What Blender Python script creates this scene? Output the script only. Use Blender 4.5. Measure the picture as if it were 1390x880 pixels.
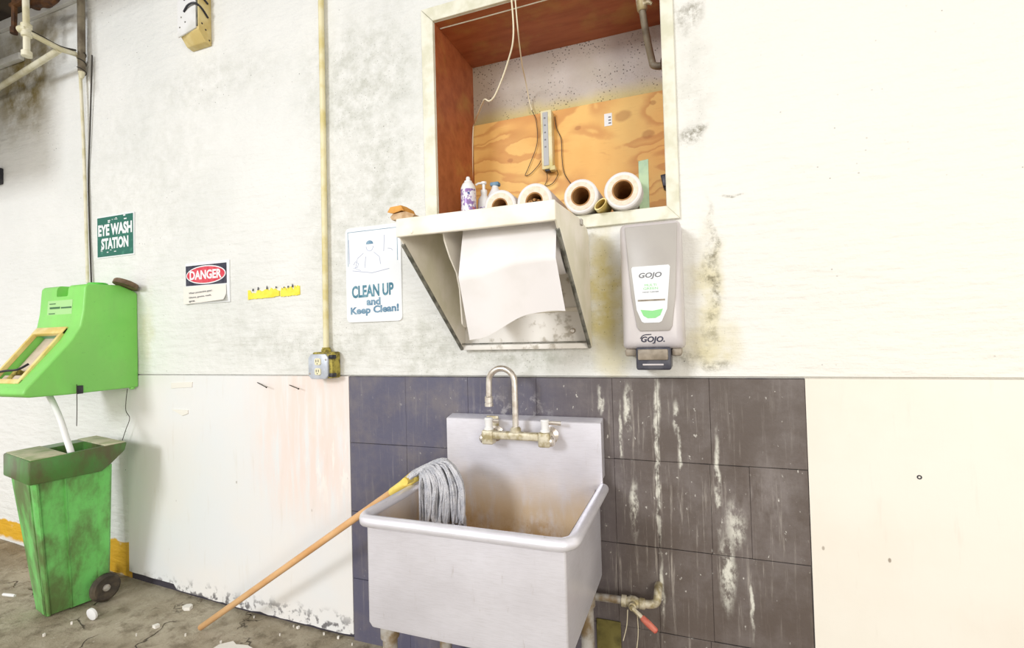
import bpy, bmesh, math, random
from mathutils import Vector, Matrix, noise as mnoise
random.seed(7)
SC = bpy.context.scene
COL = SC.collection
for o in list(bpy.data.objects):
    bpy.data.objects.remove(o)

# ------------------------------------------------------------------ camera
F = 666.6                                    # focal length in pixels of the 1390 px wide frame
YAW, PITCH, ROLL = .35336, .02058, -.02718
CAM = Vector((0, -1.65, 1.2))
fw = Vector((-math.sin(YAW)*math.cos(PITCH), math.cos(YAW)*math.cos(PITCH), math.sin(PITCH)))
rt = Vector((math.cos(YAW), math.sin(YAW), 0))
up = rt.cross(fw)
R2 = rt*math.cos(ROLL) + up*math.sin(ROLL)
U2 = -rt*math.sin(ROLL) + up*math.cos(ROLL)
cd = bpy.data.cameras.new('camera')
cam = bpy.data.objects.new('camera', cd)
COL.objects.link(cam)
cd.sensor_width = 36
cd.lens = F/1390*36
cd.clip_start = .02
m = Matrix((R2, U2, -fw)).transposed().to_4x4()
m.translation = CAM
cam.matrix_world = m
SC.camera = cam

# ------------------------------------------------------------------ light and exposure
SC.view_settings.view_transform = 'Standard'
SC.view_settings.look = 'None'
SC.view_settings.gamma = 1
SC.view_settings.use_curve_mapping = False
SC.view_settings.exposure = 0.24
w = bpy.data.worlds.new('world')
SC.world = w
w.use_nodes = True
w.node_tree.nodes['Background'].inputs[0].default_value = (1.0, .955, .90, 1)
w.node_tree.nodes['Background'].inputs[1].default_value = .80

def area(name, loc, target, size, power, col):
    l = bpy.data.lights.new(name, 'AREA')
    l.shape = 'RECTANGLE'
    l.size, l.size_y = size
    l.energy = power
    l.color = col
    o = bpy.data.objects.new(name, l)
    COL.objects.link(o)
    o.location = loc
    o.rotation_euler = (Vector(target)-Vector(loc)).to_track_quat('-Z', 'Y').to_euler()
    return o
# daylight from a wide open bay door on the left behind the camera, and an added warm fill light on the right
area('bay_door_daylight', (-4.7, -11.0, 4.9), (-1.2, 0, 1.3), (2.4, 2.2), 580, (.93, .96, 1.0))
area('right_fill', (5.0, -8.5, 2.3), (-.5, 0, 1.3), (3.2, 2.4), 300, (1.0, .95, .84))

# ------------------------------------------------------------------ pixel helpers (1390 x 880)
def ray(u, v): return fw + R2*((u-695)/F) + U2*((440-v)/F)
def PY(u, v, y=0.0):
    d = ray(u, v); return CAM + d*((y-CAM.y)/d.y)
def PZ(u, v, z=0.0):
    d = ray(u, v); return CAM + d*((z-CAM.z)/d.z)
def PX(u, v, x=0.0):
    d = ray(u, v); return CAM + d*((x-CAM.x)/d.x)

# ------------------------------------------------------------------ materials
def C(r, g, b, k=1.0):
    f = lambda c: ((c/255+.055)/1.055)**2.4 if c > 10 else c/255/12.92
    return (min(f(r)*k, 1), min(f(g)*k, 1), min(f(b)*k, 1), 1)

class NT:
    def __init__(s, name):
        s.mat = bpy.data.materials.new(name)
        s.mat.use_nodes = True
        s.t = s.mat.node_tree
        s.b = s.t.nodes['Principled BSDF']
        tc = s.t.nodes.new('ShaderNodeTexCoord')
        s.P = tc.outputs['Object']
    def put(s, sock, v):
        if isinstance(v, bpy.types.NodeSocket): s.t.links.new(v, sock)
        elif isinstance(v, (tuple, list)) and len(v) == 3 and sock.type == 'RGBA': sock.default_value = (*v, 1)
        else: sock.default_value = v
    def node(s, t, **kw):
        n = s.t.nodes.new(t)
        for k, v in kw.items(): setattr(n, k, v)
        return n
    def math(s, op, a, b=0.0, clamp=False):
        n = s.node('ShaderNodeMath', operation=op, use_clamp=clamp)
        s.put(n.inputs[0], a); s.put(n.inputs[1], b)
        return n.outputs[0]
    def mul(s, a, b): return s.math('MULTIPLY', a, b)
    def mx(s, a, b): return s.math('MAXIMUM', a, b)
    def vec(s, scale, vec=None):
        n = s.node('ShaderNodeVectorMath', operation='MULTIPLY')
        s.put(n.inputs[0], vec or s.P); n.inputs[1].default_value = scale
        return n.outputs[0]
    def noise(s, scale, detail=4, rough=.55, vec=None, dist=0):
        n = s.node('ShaderNodeTexNoise')
        s.put(n.inputs['Vector'], vec or s.P)
        n.inputs['Scale'].default_value = scale; n.inputs['Detail'].default_value = detail
        n.inputs['Roughness'].default_value = rough; n.inputs['Distortion'].default_value = dist
        return n.outputs['Fac']
    def voro(s, scale, vec=None, feature='F1'):
        n = s.node('ShaderNodeTexVoronoi', feature=feature)
        s.put(n.inputs['Vector'], vec or s.P); n.inputs['Scale'].default_value = scale
        return n.outputs['Distance']
    def rng(s, v, a, b, lo=0.0, hi=1.0):
        n = s.node('ShaderNodeMapRange', interpolation_type='SMOOTHSTEP')
        s.put(n.inputs[0], v)
        for i, q in enumerate((a, b, lo, hi)): n.inputs[i+1].default_value = q
        return n.outputs[0]
    def mix(s, f, a, b):
        n = s.node('ShaderNodeMix', data_type='RGBA')
        s.put(n.inputs[0], f); s.put(n.inputs[6], a); s.put(n.inputs[7], b)
        return n.outputs[2]
    def warp(s, amt, scale):
        n = s.node('ShaderNodeTexNoise')
        n.inputs['Scale'].default_value = scale; n.inputs['Detail'].default_value = 5
        s.put(n.inputs['Vector'], s.P)
        a = s.node('ShaderNodeVectorMath', operation='SUBTRACT')
        s.put(a.inputs[0], n.outputs['Color']); a.inputs[1].default_value = (.5, .5, .5)
        b = s.node('ShaderNodeVectorMath', operation='MULTIPLY_ADD')
        s.put(b.inputs[0], a.outputs[0]); b.inputs[1].default_value = (amt, amt, amt); s.put(b.inputs[2], s.P)
        return b.outputs[0]
    def blob(s, cx, cz, rx, rz, vec=None, a=1.0, b=.2, ang=0.0):
        n = s.node('ShaderNodeVectorMath', operation='SUBTRACT')
        s.put(n.inputs[0], vec or s.P); n.inputs[1].default_value = (cx, 0, cz)
        out = n.outputs[0]
        if ang:
            q = s.node('ShaderNodeVectorRotate', rotation_type='Y_AXIS'); s.put(q.inputs['Vector'], out)
            q.inputs['Angle'].default_value = ang; out = q.outputs[0]
        m = s.node('ShaderNodeVectorMath', operation='MULTIPLY')
        s.put(m.inputs[0], out); m.inputs[1].default_value = (1/rx, 0, 1/rz)
        l = s.node('ShaderNodeVectorMath', operation='LENGTH'); s.put(l.inputs[0], m.outputs[0])
        return s.rng(l.outputs['Value'], a, b)
    def xyz(s, vec=None):
        n = s.node('ShaderNodeSeparateXYZ'); s.put(n.inputs[0], vec or s.P)
        return n.outputs
    def bump(s, h, strength=.3, dist=.01):
        n = s.node('ShaderNodeBump')
        n.inputs['Strength'].default_value = strength; n.inputs['Distance'].default_value = dist
        s.put(n.inputs['Height'], h); s.t.links.new(n.outputs[0], s.b.inputs['Normal'])
    def done(s, col, rough=.6, metal=0.0, spec=.4):
        s.put(s.b.inputs['Base Color'], col); s.put(s.b.inputs['Roughness'], rough)
        s.put(s.b.inputs['Metallic'], metal); s.b.inputs['Specular IOR Level'].default_value = spec
        return s.mat

def plain(name, col, col2=None, scale=8, rough=.6, metal=0.0, bump=.0, bscale=60, lo=.4, hi=.65, spec=.35):
    n = NT(name)
    c = col if col2 is None else n.mix(n.rng(n.noise(scale, 6), lo, hi), col, col2)
    if bump: n.bump(n.noise(bscale, 5), bump, .004)
    return n.done(c, rough, metal, spec)

M = {}
def stain_shade_px(n, wv, items):
    """items: (u, v, ru, rv, weight) photo positions on the wall plane turned into wall metres"""
    f = None
    for u, v, ru, rv, k in items:
        c = PY(u, v); a = PY(u+ru, v); b = PY(u, v+rv)
        g = n.mul(n.blob(c.x, c.z, abs(a.x-c.x), abs(b.z-c.z), wv), k)
        f = g if f is None else n.mx(f, g)
    return f

def mk_wall():
    n = NT('painted_plaster')
    wv = n.warp(.22, 5)
    fine = n.noise(38, 8, .65); mid = n.noise(9, 6, .6); big = n.noise(1.7, 4)
    base = n.mix(n.rng(big, .35, .7), C(240, 240, 237, .88), C(234, 235, 232, .86))
    x, y, z = n.xyz()
    base = n.mix(n.rng(x, -.6, .9), base, C(244, 240, 231, .88))
    grime = stain_shade_px(n, wv, [(490, 110, 130, 150, .65), (520, 250, 80, 190, .6), (430, 470, 260, 55, .5), (585, 470, 90, 80, .65),
                             (460, 320, 70, 260, .45), (200, 240, 160, 200, .25), (310, 440, 90, 100, .25), (290, 110, 170, 60, .35), (945, 110, 40, 140, .3), (700, 485, 160, 35, .8)])
    g2 = n.mul(grime, n.rng(n.noise(16, 8, .7), .3, .72))
    base = n.mix(g2, base, C(176, 178, 164, .85))
    yel = stain_shade_px(n, wv, [(822, 400, 36, 120, 1.0), (955, 400, 26, 130, .55), (965, 470, 60, 50, .6), (830, 470, 50, 50, .5), (200, 450, 14, 80, .35)])  # dispenser and eye wash shadows painted as yellow bands, with yellow stains
    base = n.mix(n.mul(yel, n.rng(mid, .2, .6)), base, C(214, 200, 132, .85))
    ol = stain_shade_px(n, wv, [(956, 375, 13, 130, .75), (945, 178, 32, 14, .9), (965, 500, 40, 16, .6), (1000, 268, 30, 5, .7), (930, 490, 40, 25, .5), (935, 20, 30, 30, .6)])  # soap dispenser's shadow streak painted in, along with olive chips and cracks
    base = n.mix(n.mul(ol, n.rng(n.noise(26, 8, .75), .4, .62)), base, C(108, 100, 70, .8))
    # dark olive shade painted into the wall colour by the ceiling pipes
    shade_patch = stain_shade_px(n, wv, [(30, 110, 66, 105, 1.0), (55, 60, 44, 60, .9)])
    base = n.mix(n.mul(shade_patch, n.rng(mid, .25, .65)), base, C(146, 128, 70, .8))
    # specks, chips and pinholes
    sp = n.rng(n.voro(30), .10, .05)
    spm = n.mul(sp, n.rng(n.noise(3.2, 3), .5, .66))
    base = n.mix(n.mul(spm, .75), base, C(96, 92, 84, .8))
    sp2 = n.mul(n.rng(n.voro(75), .16, .08), n.mx(n.mul(grime, 1.0), n.mul(yel, .8)))
    base = n.mix(n.mul(sp2, .7), base, C(80, 78, 62, .7))
    # lower part: bare base coat, dark paint and the yellow skirting stripe
    lowd = n.mul(n.rng(z, .14, .10), n.rng(x, -2.69, -2.68))
    base = n.mix(lowd, base, C(78, 74, 84, .7))
    yw = n.xyz(n.warp(.05, 14))
    stripe = n.mul(n.mul(n.rng(x, -2.675, -2.685), n.rng(yw[2], .21, .20)), 1.0)
    stripe = n.mul(stripe, n.rng(n.math('ADD', yw[2], n.mul(x, .076)), -.19, -.17, 0, 1))
    base = n.mix(n.mul(stripe, n.rng(n.noise(11, 6), .2, .42)), base, C(232, 180, 46, .85))
    ridge = n.noise(7, 3, .5, n.vec((1, 1, 5)))
    h = n.math('ADD', n.mul(fine, .35), n.mul(ridge, .8))
    h = n.math('ADD', h, n.mul(mid, .9))
    n.bump(h, .7, .013)
    return n.done(base, .55, 0, .3)
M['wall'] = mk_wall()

def mk_panel(name, warm):
    n = NT(name)
    big = n.noise(2.2, 5)
    if warm: base = n.mix(n.rng(big, .35, .7), C(243, 238, 227, .88), C(240, 232, 219, .87))
    else: base = n.mix(n.rng(big, .3, .7), C(236, 238, 240, .88), C(240, 237, 234, .89))
    st = n.noise(5, 5, .6, n.vec((6, 1, .7)))
    if not warm:
        c = PY(425, 590); pk = n.blob(c.x, c.z, .46, .56, n.warp(.3, 4))
        base = n.mix(n.mul(n.mul(pk, n.rng(st, .30, .58)), .62), base, C(245, 216, 202, .92))
        wh = n.mul(n.blob(c.x+.1, c.z-.1, .2, .28, n.warp(.3, 6)), n.rng(n.noise(12, 5, .6, n.vec((2, 1, .5))), .52, .6))
        base = n.mix(n.mul(wh, .6), base, C(248, 244, 238, .92))
        x, y, z = n.xyz(n.warp(.06, 20))
        ch = n.mul(n.rng(z, .10, .02), n.rng(n.noise(26, 5), .5, .6))
        base = n.mix(n.mul(ch, .85), base, C(86, 82, 88, .7))
    sp = n.mul(n.rng(n.voro(14, n.vec((1, 1, .6))), .07, .035), n.rng(n.noise(4.5, 3), .52, .62))
    base = n.mix(n.mul(sp, .7), base, C(120, 98, 76, .8))
    base = n.mix(n.mul(n.rng(st, .58, .72), .25), base, C(222, 214, 200, .85))
    n.bump(n.math('ADD', n.mul(st, .5), n.mul(n.noise(45, 4), .3)), .25, .004)
    return n.done(base, .42, 0, .4)
M['panel_w'] = mk_panel('white_painted_plywood', False)
M['panel_c'] = mk_panel('cream_painted_plywood', True)

def mk_tile():
    n = NT('black_vinyl_tile')
    x, y, z = n.xyz()
    base = n.mix(n.rng(x, -.75, -.1), C(96, 95, 116, .85), C(98, 87, 81, .85))
    base = n.mix(n.mul(n.rng(n.noise(5, 8, .7), .4, .72), .65), base, C(134, 126, 124, .85))
    sv = n.vec((9, 1, .55))
    streak = n.rng(n.noise(7, 8, .7, sv), .53, .72)
    wv = n.warp(.08, 7)
    zone = n.mx(n.blob(-.12, .6, .32, .75, wv), n.mul(n.blob(.1, .55, .3, .45, wv), .9))
    base = n.mix(n.mul(n.mul(streak, n.mx(zone, .25)), .85), base, C(190, 182, 172, .85))
    # runs of lime and splashed paint beside the seam above the valve
    runs = None
    for cx, cz, rx, rz in ((-.123, .74, .010, .34), (-.118, .95, .014, .12), (-.21, .93, .016, .12), (-.235, .86, .008, .14), (-.06, .92, .014, .07), (-.3, .97, .014, .07),
                           (-.055, .83, .006, .12), (.055, .72, .012, .22), (.075, .45, .03, .16), (.14, .36, .007, .12), (-.12, .36, .009, .14), (.10, .60, .04, .1), (-.2, .62, .02, .12)):
        b = n.blob(cx, cz, rx, rz, n.warp(.03, 16), 1, .3)
        runs = b if runs is None else n.mx(runs, b)
    runs = n.mul(runs, n.rng(n.noise(30, 6, .7, n.vec((1, 1, .5))), .42, .6))
    base = n.mix(n.mul(runs, .9), base, C(226, 224, 212, .9))
    spl = n.mul(n.rng(n.noise(70, 3, .6, n.vec((1, 1, .6))), .66, .72), n.rng(n.noise(5, 3), .38, .56))
    haze = n.mx(n.blob(.1, .62, .12, .12, n.warp(.12, 8), 1, .0), n.blob(.2, .7, .1, .2, n.warp(.12, 8), 1, .0))
    base = n.mix(n.mul(n.mul(haze, n.rng(n.noise(14, 7, .7, n.vec((2, 1, .8))), .3, .7)), .5), base, C(168, 160, 158, .85))
    base = n.mix(n.mul(spl, n.rng(x, -1.3, -.3, .25, .9)), base, C(216, 212, 204, .85))
    smear = n.mul(n.blob(-.6, .93, .2, .08, n.warp(.1, 12)), n.rng(n.noise(24, 6, .7), .5, .66))
    base = n.mix(n.mul(smear, .6), base, C(200, 196, 196, .85))
    n.bump(n.math('ADD', n.noise(60, 5), n.mul(streak, .3)), .25, .003)
    return n.done(base, n.rng(n.noise(6, 4), .3, .7, .32, .55), 0, .5)
M['tile'] = mk_tile()
M['grout'] = plain('dark_tile_bed', C(76, 72, 74), C(112, 106, 100), 20, .8)

def mk_floor():
    n = NT('worn_concrete')
    a = n.noise(2.6, 8, .65); b = n.noise(14, 8, .7)
    base = n.mix(n.rng(a, .3, .7), C(196, 186, 166, .85), C(152, 140, 118, .85))
    base = n.mix(n.mul(n.rng(b, .45, .7), .7), base, C(116, 104, 84, .8))
    base = n.mix(n.rng(n.noise(34, 6, .7), .62, .72), base, C(206, 198, 180, .85))
    cr = n.rng(n.voro(3, n.warp(.4, 5), 'DISTANCE_TO_EDGE'), .02, .0)
    cr = n.mul(cr, n.rng(n.noise(4, 3), .5, .6))
    base = n.mix(n.mul(cr, .8), base, C(62, 54, 44, .8))
    n.bump(n.math('SUBTRACT', n.math('ADD', n.mul(a, .6), n.mul(b, .6)), n.mul(cr, .7)), .8, .02)
    return n.done(base, .8, 0, .2)
M['floor'] = mk_floor()

def mk_soffit():
    n = NT('red_brown_painted_board')
    g = n.noise(4, 7, .6, n.vec((1, 5, 5)))
    base = n.mix(n.rng(g, .3, .75), C(186, 108, 66, .85), C(158, 84, 48, .85))
    base = n.mix(n.mul(n.rng(n.noise(7, 6), .5, .75), .5), base, C(196, 158, 80, .85))
    n.bump(g, .2, .004)
    return n.done(base, .5, 0, .4)
M['soffit'] = mk_soffit()

def mk_plywood():
    n = NT('rotary_cut_plywood')
    v = n.warp(.22, 3.2)
    ln = n.noise(1.5, 2, .45, n.vec((.8, 1, 3.0), v), .8)
    saw = n.math('FRACT', n.mul(ln, 9.0))
    gr = n.mx(n.rng(saw, .55, .99), n.rng(saw, .10, .0))
    base = n.mix(n.rng(n.noise(3, 4), .3, .7), C(246, 204, 124, .9), C(240, 184, 104, .9))
    base = n.mix(n.mul(gr, .55), base, C(206, 132, 72, .85))
    base = n.mix(n.rng(n.noise(60, 5, .6, n.vec((.3, 1, 3))), .55, .8, 0, .35), base, C(206, 140, 76, .8))
    k = None
    for cx, cz, r in ((-.235, 2.06, .028), (-.14, 1.97, .02), (-.12, 2.09, .012), (-.42, 2.04, .012), (-.72, 1.95, .012)):
        b = n.blob(cx, cz, r*1.5, r, n.warp(.02, 20), 1, .55); k = b if k is None else n.mx(k, b)
    base = n.mix(n.mul(k, .45), base, C(170, 100, 54, .8))
    x, y, z = n.xyz()
    n.bump(gr, .15, .002)
    return n.done(base, .55, 0, .35)
M['plywood'] = mk_plywood()

def mk_alcove_back():
    n = NT('speckled_grey_plaster')
    base = n.mix(n.rng(n.noise(3, 5), .35, .7), C(214, 206, 202, .88), C(196, 186, 174, .86))
    x, y, z = n.xyz(n.warp(.05, 9))
    base = n.mix(n.mul(n.rng(z, 2.21, 2.13), .8), base, C(226, 208, 130, .85))
    base = n.mix(n.mul(n.rng(x, -.62, -.9), .55), base, C(160, 132, 88, .8))  # shade of the left corner painted into the plaster colour
    sp = n.rng(n.voro(85), .30, .18)
    base = n.mix(n.mul(n.mul(sp, n.rng(n.noise(9, 4), .4, .62)), .8), base, C(70, 62, 56, .7))
    n.bump(n.noise(50, 6, .7), .6, .006)
    return n.done(base, .75, 0, .2)
M['alcove'] = mk_alcove_back()
M['casing'] = plain('cream_painted_casing', C(238, 236, 220, .88), C(222, 220, 196, .85), 14, .45, bump=.2, bscale=30)

def mk_steel(name, rust):
    n = NT(name)
    br = n.noise(30, 6, .7, n.vec((1, 1, 14)))
    cl = n.noise(4, 5, .6)
    base = n.mix(n.rng(cl, .3, .75), C(234, 233, 242, 1.0), C(222, 220, 228, .98))
    base = n.mix(n.mul(n.rng(br, .4, .8), .25), base, C(180, 176, 178, .9))
    sc = n.rng(n.noise(20, 7, .7, n.vec((3, 3, .5))), .60, .74)
    base = n.mix(n.mul(sc, .35), base, C(176, 162, 150, .85))
    metal = .4
    if rust:
        x, y, z = n.xyz(n.warp(.12, 6))
        k = n.mul(n.rng(z, .76, .58), n.rng(n.noise(8, 7, .65, n.vec((2, 2, .6))), .18, .55))
        base = n.mix(n.mul(k, .8), base, C(226, 196, 146, .9))
        k2 = n.mul(n.rng(z, .64, .46), n.rng(n.noise(22, 6, .7), .42, .6))
        base = n.mix(n.mul(k2, .8), base, C(204, 160, 88, .85))
        metal = n.rng(z, .56, .74, .05, .45)
    n.bump(n.noise(120, 3, .6, n.vec((1, 1, 12))), .05, .001)
    return n.done(base, n.rng(n.noise(5, 5), .3, .7, .30, .42), metal, .5)
M['steel'] = mk_steel('brushed_steel', False)
M['steel_in'] = mk_steel('stained_steel', True)
M['steel_side'] = M['steel']
M['chrome'] = plain('worn_chrome', C(236, 230, 222, .95), C(212, 200, 186, .9), 30, .25, .7)
M['brass'] = plain('limed_brass', C(222, 214, 192, .9), C(176, 162, 122, .85), 40, .5, .35, bump=.3, bscale=90)
M['galv'] = plain('galvanised_pipe', C(200, 196, 190, .85), C(150, 128, 96, .8), 18, .5, .3, bump=.2)
M['creampipe'] = plain('cream_painted_pipe', C(234, 229, 206, .88), C(216, 208, 170, .85), 12, .5, bump=.2)
M['yelpipe'] = plain('yellowed_conduit', C(236, 228, 190, .9), C(220, 206, 144, .88), 12, .5, bump=.25, bscale=50)
M['greypipe'] = plain('grey_brown_pipe', C(150, 140, 120, .8), C(112, 100, 84, .75), 14, .5, .1)
M['rustpipe'] = plain('rusty_brown_pipe', C(112, 74, 40, .7), C(74, 48, 30, .7), 24, .6, .2, bump=.3)
M['white'] = plain('white_plastic', C(240, 240, 240, .9), None, rough=.4)
M['paper'] = plain('white_paper', C(242, 238, 238, .88), C(236, 232, 230, .87), 6, .8)
M['card'] = plain('brown_cardboard_core', C(196, 150, 96, .8), C(170, 122, 74, .8), 20, .8)
M['rollend'] = plain('layered_paper_end', C(242, 226, 208, .9), C(232, 210, 188, .88), 60, .8)
M['black'] = plain('black_plastic', C(38, 38, 46), C(60, 58, 62), 20, .45)
M['rubber'] = plain('black_rubber', C(62, 56, 50), C(90, 80, 66), 16, .75)
M['wire'] = plain('dark_wire', C(60, 56, 50), None, rough=.5)
M['ivorycord'] = plain('ivory_cord', C(238, 228, 200, .88), None, rough=.5)
M['wood'] = plain('varnished_wood_handle', C(232, 186, 134, .9), C(222, 168, 112, .9), 9, .4)
M['yellowpl'] = plain('yellow_plastic', C(248, 226, 124, .92), C(240, 206, 96, .9), 12, .4)
M['ceiling'] = plain('dark_ceiling_boards', C(96, 84, 70, .7), C(66, 56, 48, .7), 6, .8)
M['trimw'] = plain('white_trim_paint', C(236, 236, 236, .88), C(220, 220, 214, .85), 8, .5)
M['blocker'] = plain('grey_blocker_metal', C(150, 146, 140), C(120, 116, 110), 5, .5, .4)
M['red'] = plain('red_vinyl_grip', C(204, 82, 70, .85), C(222, 130, 110, .85), 30, .45)

def mk_strand():
    n = NT('cotton_mop_yarn')
    base = n.mix(n.rng(n.noise(30, 5), .35, .7), C(230, 230, 235, .92), C(200, 202, 211, .9))
    n.bump(n.noise(320, 2, .5), 1.0, .006)
    return n.done(base, .9, 0, .1)
M['yarn'] = mk_strand()

def mk_green(name, a, b, dirt, dk):
    n = NT(name)
    base = n.mix(n.rng(n.noise(4, 5), .3, .7), a, b)
    d = n.mul(n.rng(n.noise(5, 7, .65, n.vec((1.6, 1.6, .7))), .36, .64), dk)
    base = n.mix(d, base, dirt)
    sc = n.rng(n.noise(46, 3, .6, n.vec((1, 1, 4))), .68, .74)
    base = n.mix(n.mul(sc, .4), base, C(60, 80, 44))
    n.bump(n.noise(70, 4), .12, .003)
    return n.done(base, .38, 0, .45)
M['green'] = mk_green('green_moulded_plastic', C(142, 226, 108, .9), C(130, 218, 98, .9), C(140, 198, 108, .85), .35)
M['greenbin'] = mk_green('grubby_green_plastic', C(134, 226, 126, .85), C(118, 212, 108, .85), C(104, 116, 72, .8), .9)
M['greenrim'] = mk_green('muddy_green_plastic', C(88, 150, 72, .8), C(78, 134, 62, .8), C(96, 84, 58, .8), .9)
M['greenin'] = plain('bright_green_plastic', C(90, 214, 66, .85), None, rough=.4)
M['lidtop'] = plain('dusty_lid', C(208, 202, 174, .88), C(160, 172, 128, .85), 9, .7)
M['yframe'] = plain('yellowed_clear_frame', C(240, 222, 150, .92), C(228, 200, 116, .9), 14, .3)
M['beige'] = plain('beige_pad', C(226, 208, 190, .88), C(206, 190, 168, .85), 10, .6)
M['teal'] = plain('teal_tray_wall', C(128, 184, 152, .85), None, rough=.4)
M['dteal'] = plain('dark_teal_lip', C(38, 110, 84), None, rough=.5)
M['labelg'] = plain('pale_green_label', C(176, 226, 152, .88), None, rough=.5)
M['print'] = plain('faded_dark_print', C(70, 112, 76), None, rough=.7)
M['browncap'] = plain('brown_lid', C(132, 108, 84, .8), C(96, 78, 58, .8), 22, .6)
M['signgreen'] = plain('sign_green', C(30, 108, 92, .9), C(60, 132, 112, .9), 26, .4, lo=.55, hi=.7)
M['signwhite'] = plain('sign_white', C(240, 243, 246, .9), None, rough=.4)
M['signblack'] = plain('sign_black', C(40, 42, 62), C(66, 66, 80), 30, .4)
M['signred'] = plain('sign_red', C(214, 56, 76, .9), C(226, 92, 104, .9), 30, .4)
M['blueink'] = plain('blue_grey_ink', C(96, 136, 166, .9), C(138, 170, 192, .9), 24, .6)
M['tealink'] = plain('dark_teal_ink', C(70, 124, 146, .9), C(120, 164, 182, .9), 40, .6)
M['paleink'] = plain('faint_blue_ink', C(176, 184, 212, .9), None, rough=.6)
M['greyink'] = plain('grey_ink', C(120, 120, 124), None, rough=.6)
M['yeltape'] = plain('bright_yellow_tape', C(246, 234, 84, .92), C(244, 224, 60, .9), 30, .5)
M['pourgrey'] = plain('light_grey_plastic', C(216, 210, 210, .92), C(206, 200, 202, .9), 5, .3)
M['midgrey'] = plain('mid_grey_plastic', C(186, 181, 175, .86), C(178, 172, 168, .86), 5, .35)
M['darkgrey'] = plain('charcoal_plastic', C(66, 66, 76), C(84, 84, 92), 24, .4)
M['taupe'] = plain('taupe_plastic', C(170, 158, 142, .85), C(140, 128, 112, .8), 26, .45)
M['greenwin'] = plain('green_soap_window', C(150, 224, 150, .9), None, rough=.25)
M['towelmetal'] = plain('cream_enamelled_steel', C(244, 238, 226, .97), C(234, 229, 208, .92), 7, .4, bump=.08, bscale=20)
M['towelback'] = plain('splashed_cream_steel', C(242, 238, 232, .95), C(200, 192, 178, .85), 30, .45, lo=.52, hi=.7)
M['edgegrey'] = plain('chipped_grey_edge', C(150, 148, 138, .8), C(98, 98, 90, .8), 40, .5)
M['orangewood'] = plain('orange_scrub_block', C(228, 168, 84, .88), C(206, 140, 60, .85), 16, .7)
M['tan'] = plain('tan_bristle', C(214, 186, 152, .88), C(190, 156, 118, .85), 40, .9)
M['palegreen'] = plain('pale_green_strip', C(186, 210, 172, .88), C(160, 188, 160, .85), 14, .5)
M['stripgrey'] = plain('grey_strip_face', C(186, 188, 190, .88), None, rough=.5)
M['scrap'] = plain('scrap_paper', C(238, 234, 226, .9), None, rough=.8)
M['wallbox'] = plain('yellowed_box_side', C(228, 210, 152, .88), C(214, 190, 122, .85), 12, .55, bump=.15)
M['bluegrey'] = plain('pale_blue_grey_steel', C(212, 218, 230, .88), C(190, 196, 206, .85), 18, .4, .2)
M['outlet'] = plain('ivory_socket', C(236, 230, 196, .9), None, rough=.4)
M['grimeyel'] = plain('grimy_yellow_metal', C(196, 180, 84, .8), C(110, 98, 44, .7), 40, .6)
M['olive'] = plain('olive_scrap_board', C(132, 122, 66, .7), C(96, 88, 44, .7), 20, .7)

def mk_can():
    n = NT('printed_spray_can')
    base = n.mix(n.rng(n.noise(34, 4, .6), .48, .55), C(238, 236, 242, .9), C(150, 116, 178, .85))
    base = n.mix(n.rng(n.noise(52, 4, .6, n.vec((1.3, 1, .8))), .58, .64), base, C(60, 70, 140))
    base = n.mix(n.rng(n.noise(44, 3, .6, n.vec((.7, 1, 1.7))), .62, .66), base, C(206, 110, 110))
    return n.done(base, .3, .1, .5)
M['can'] = mk_can()

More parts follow.
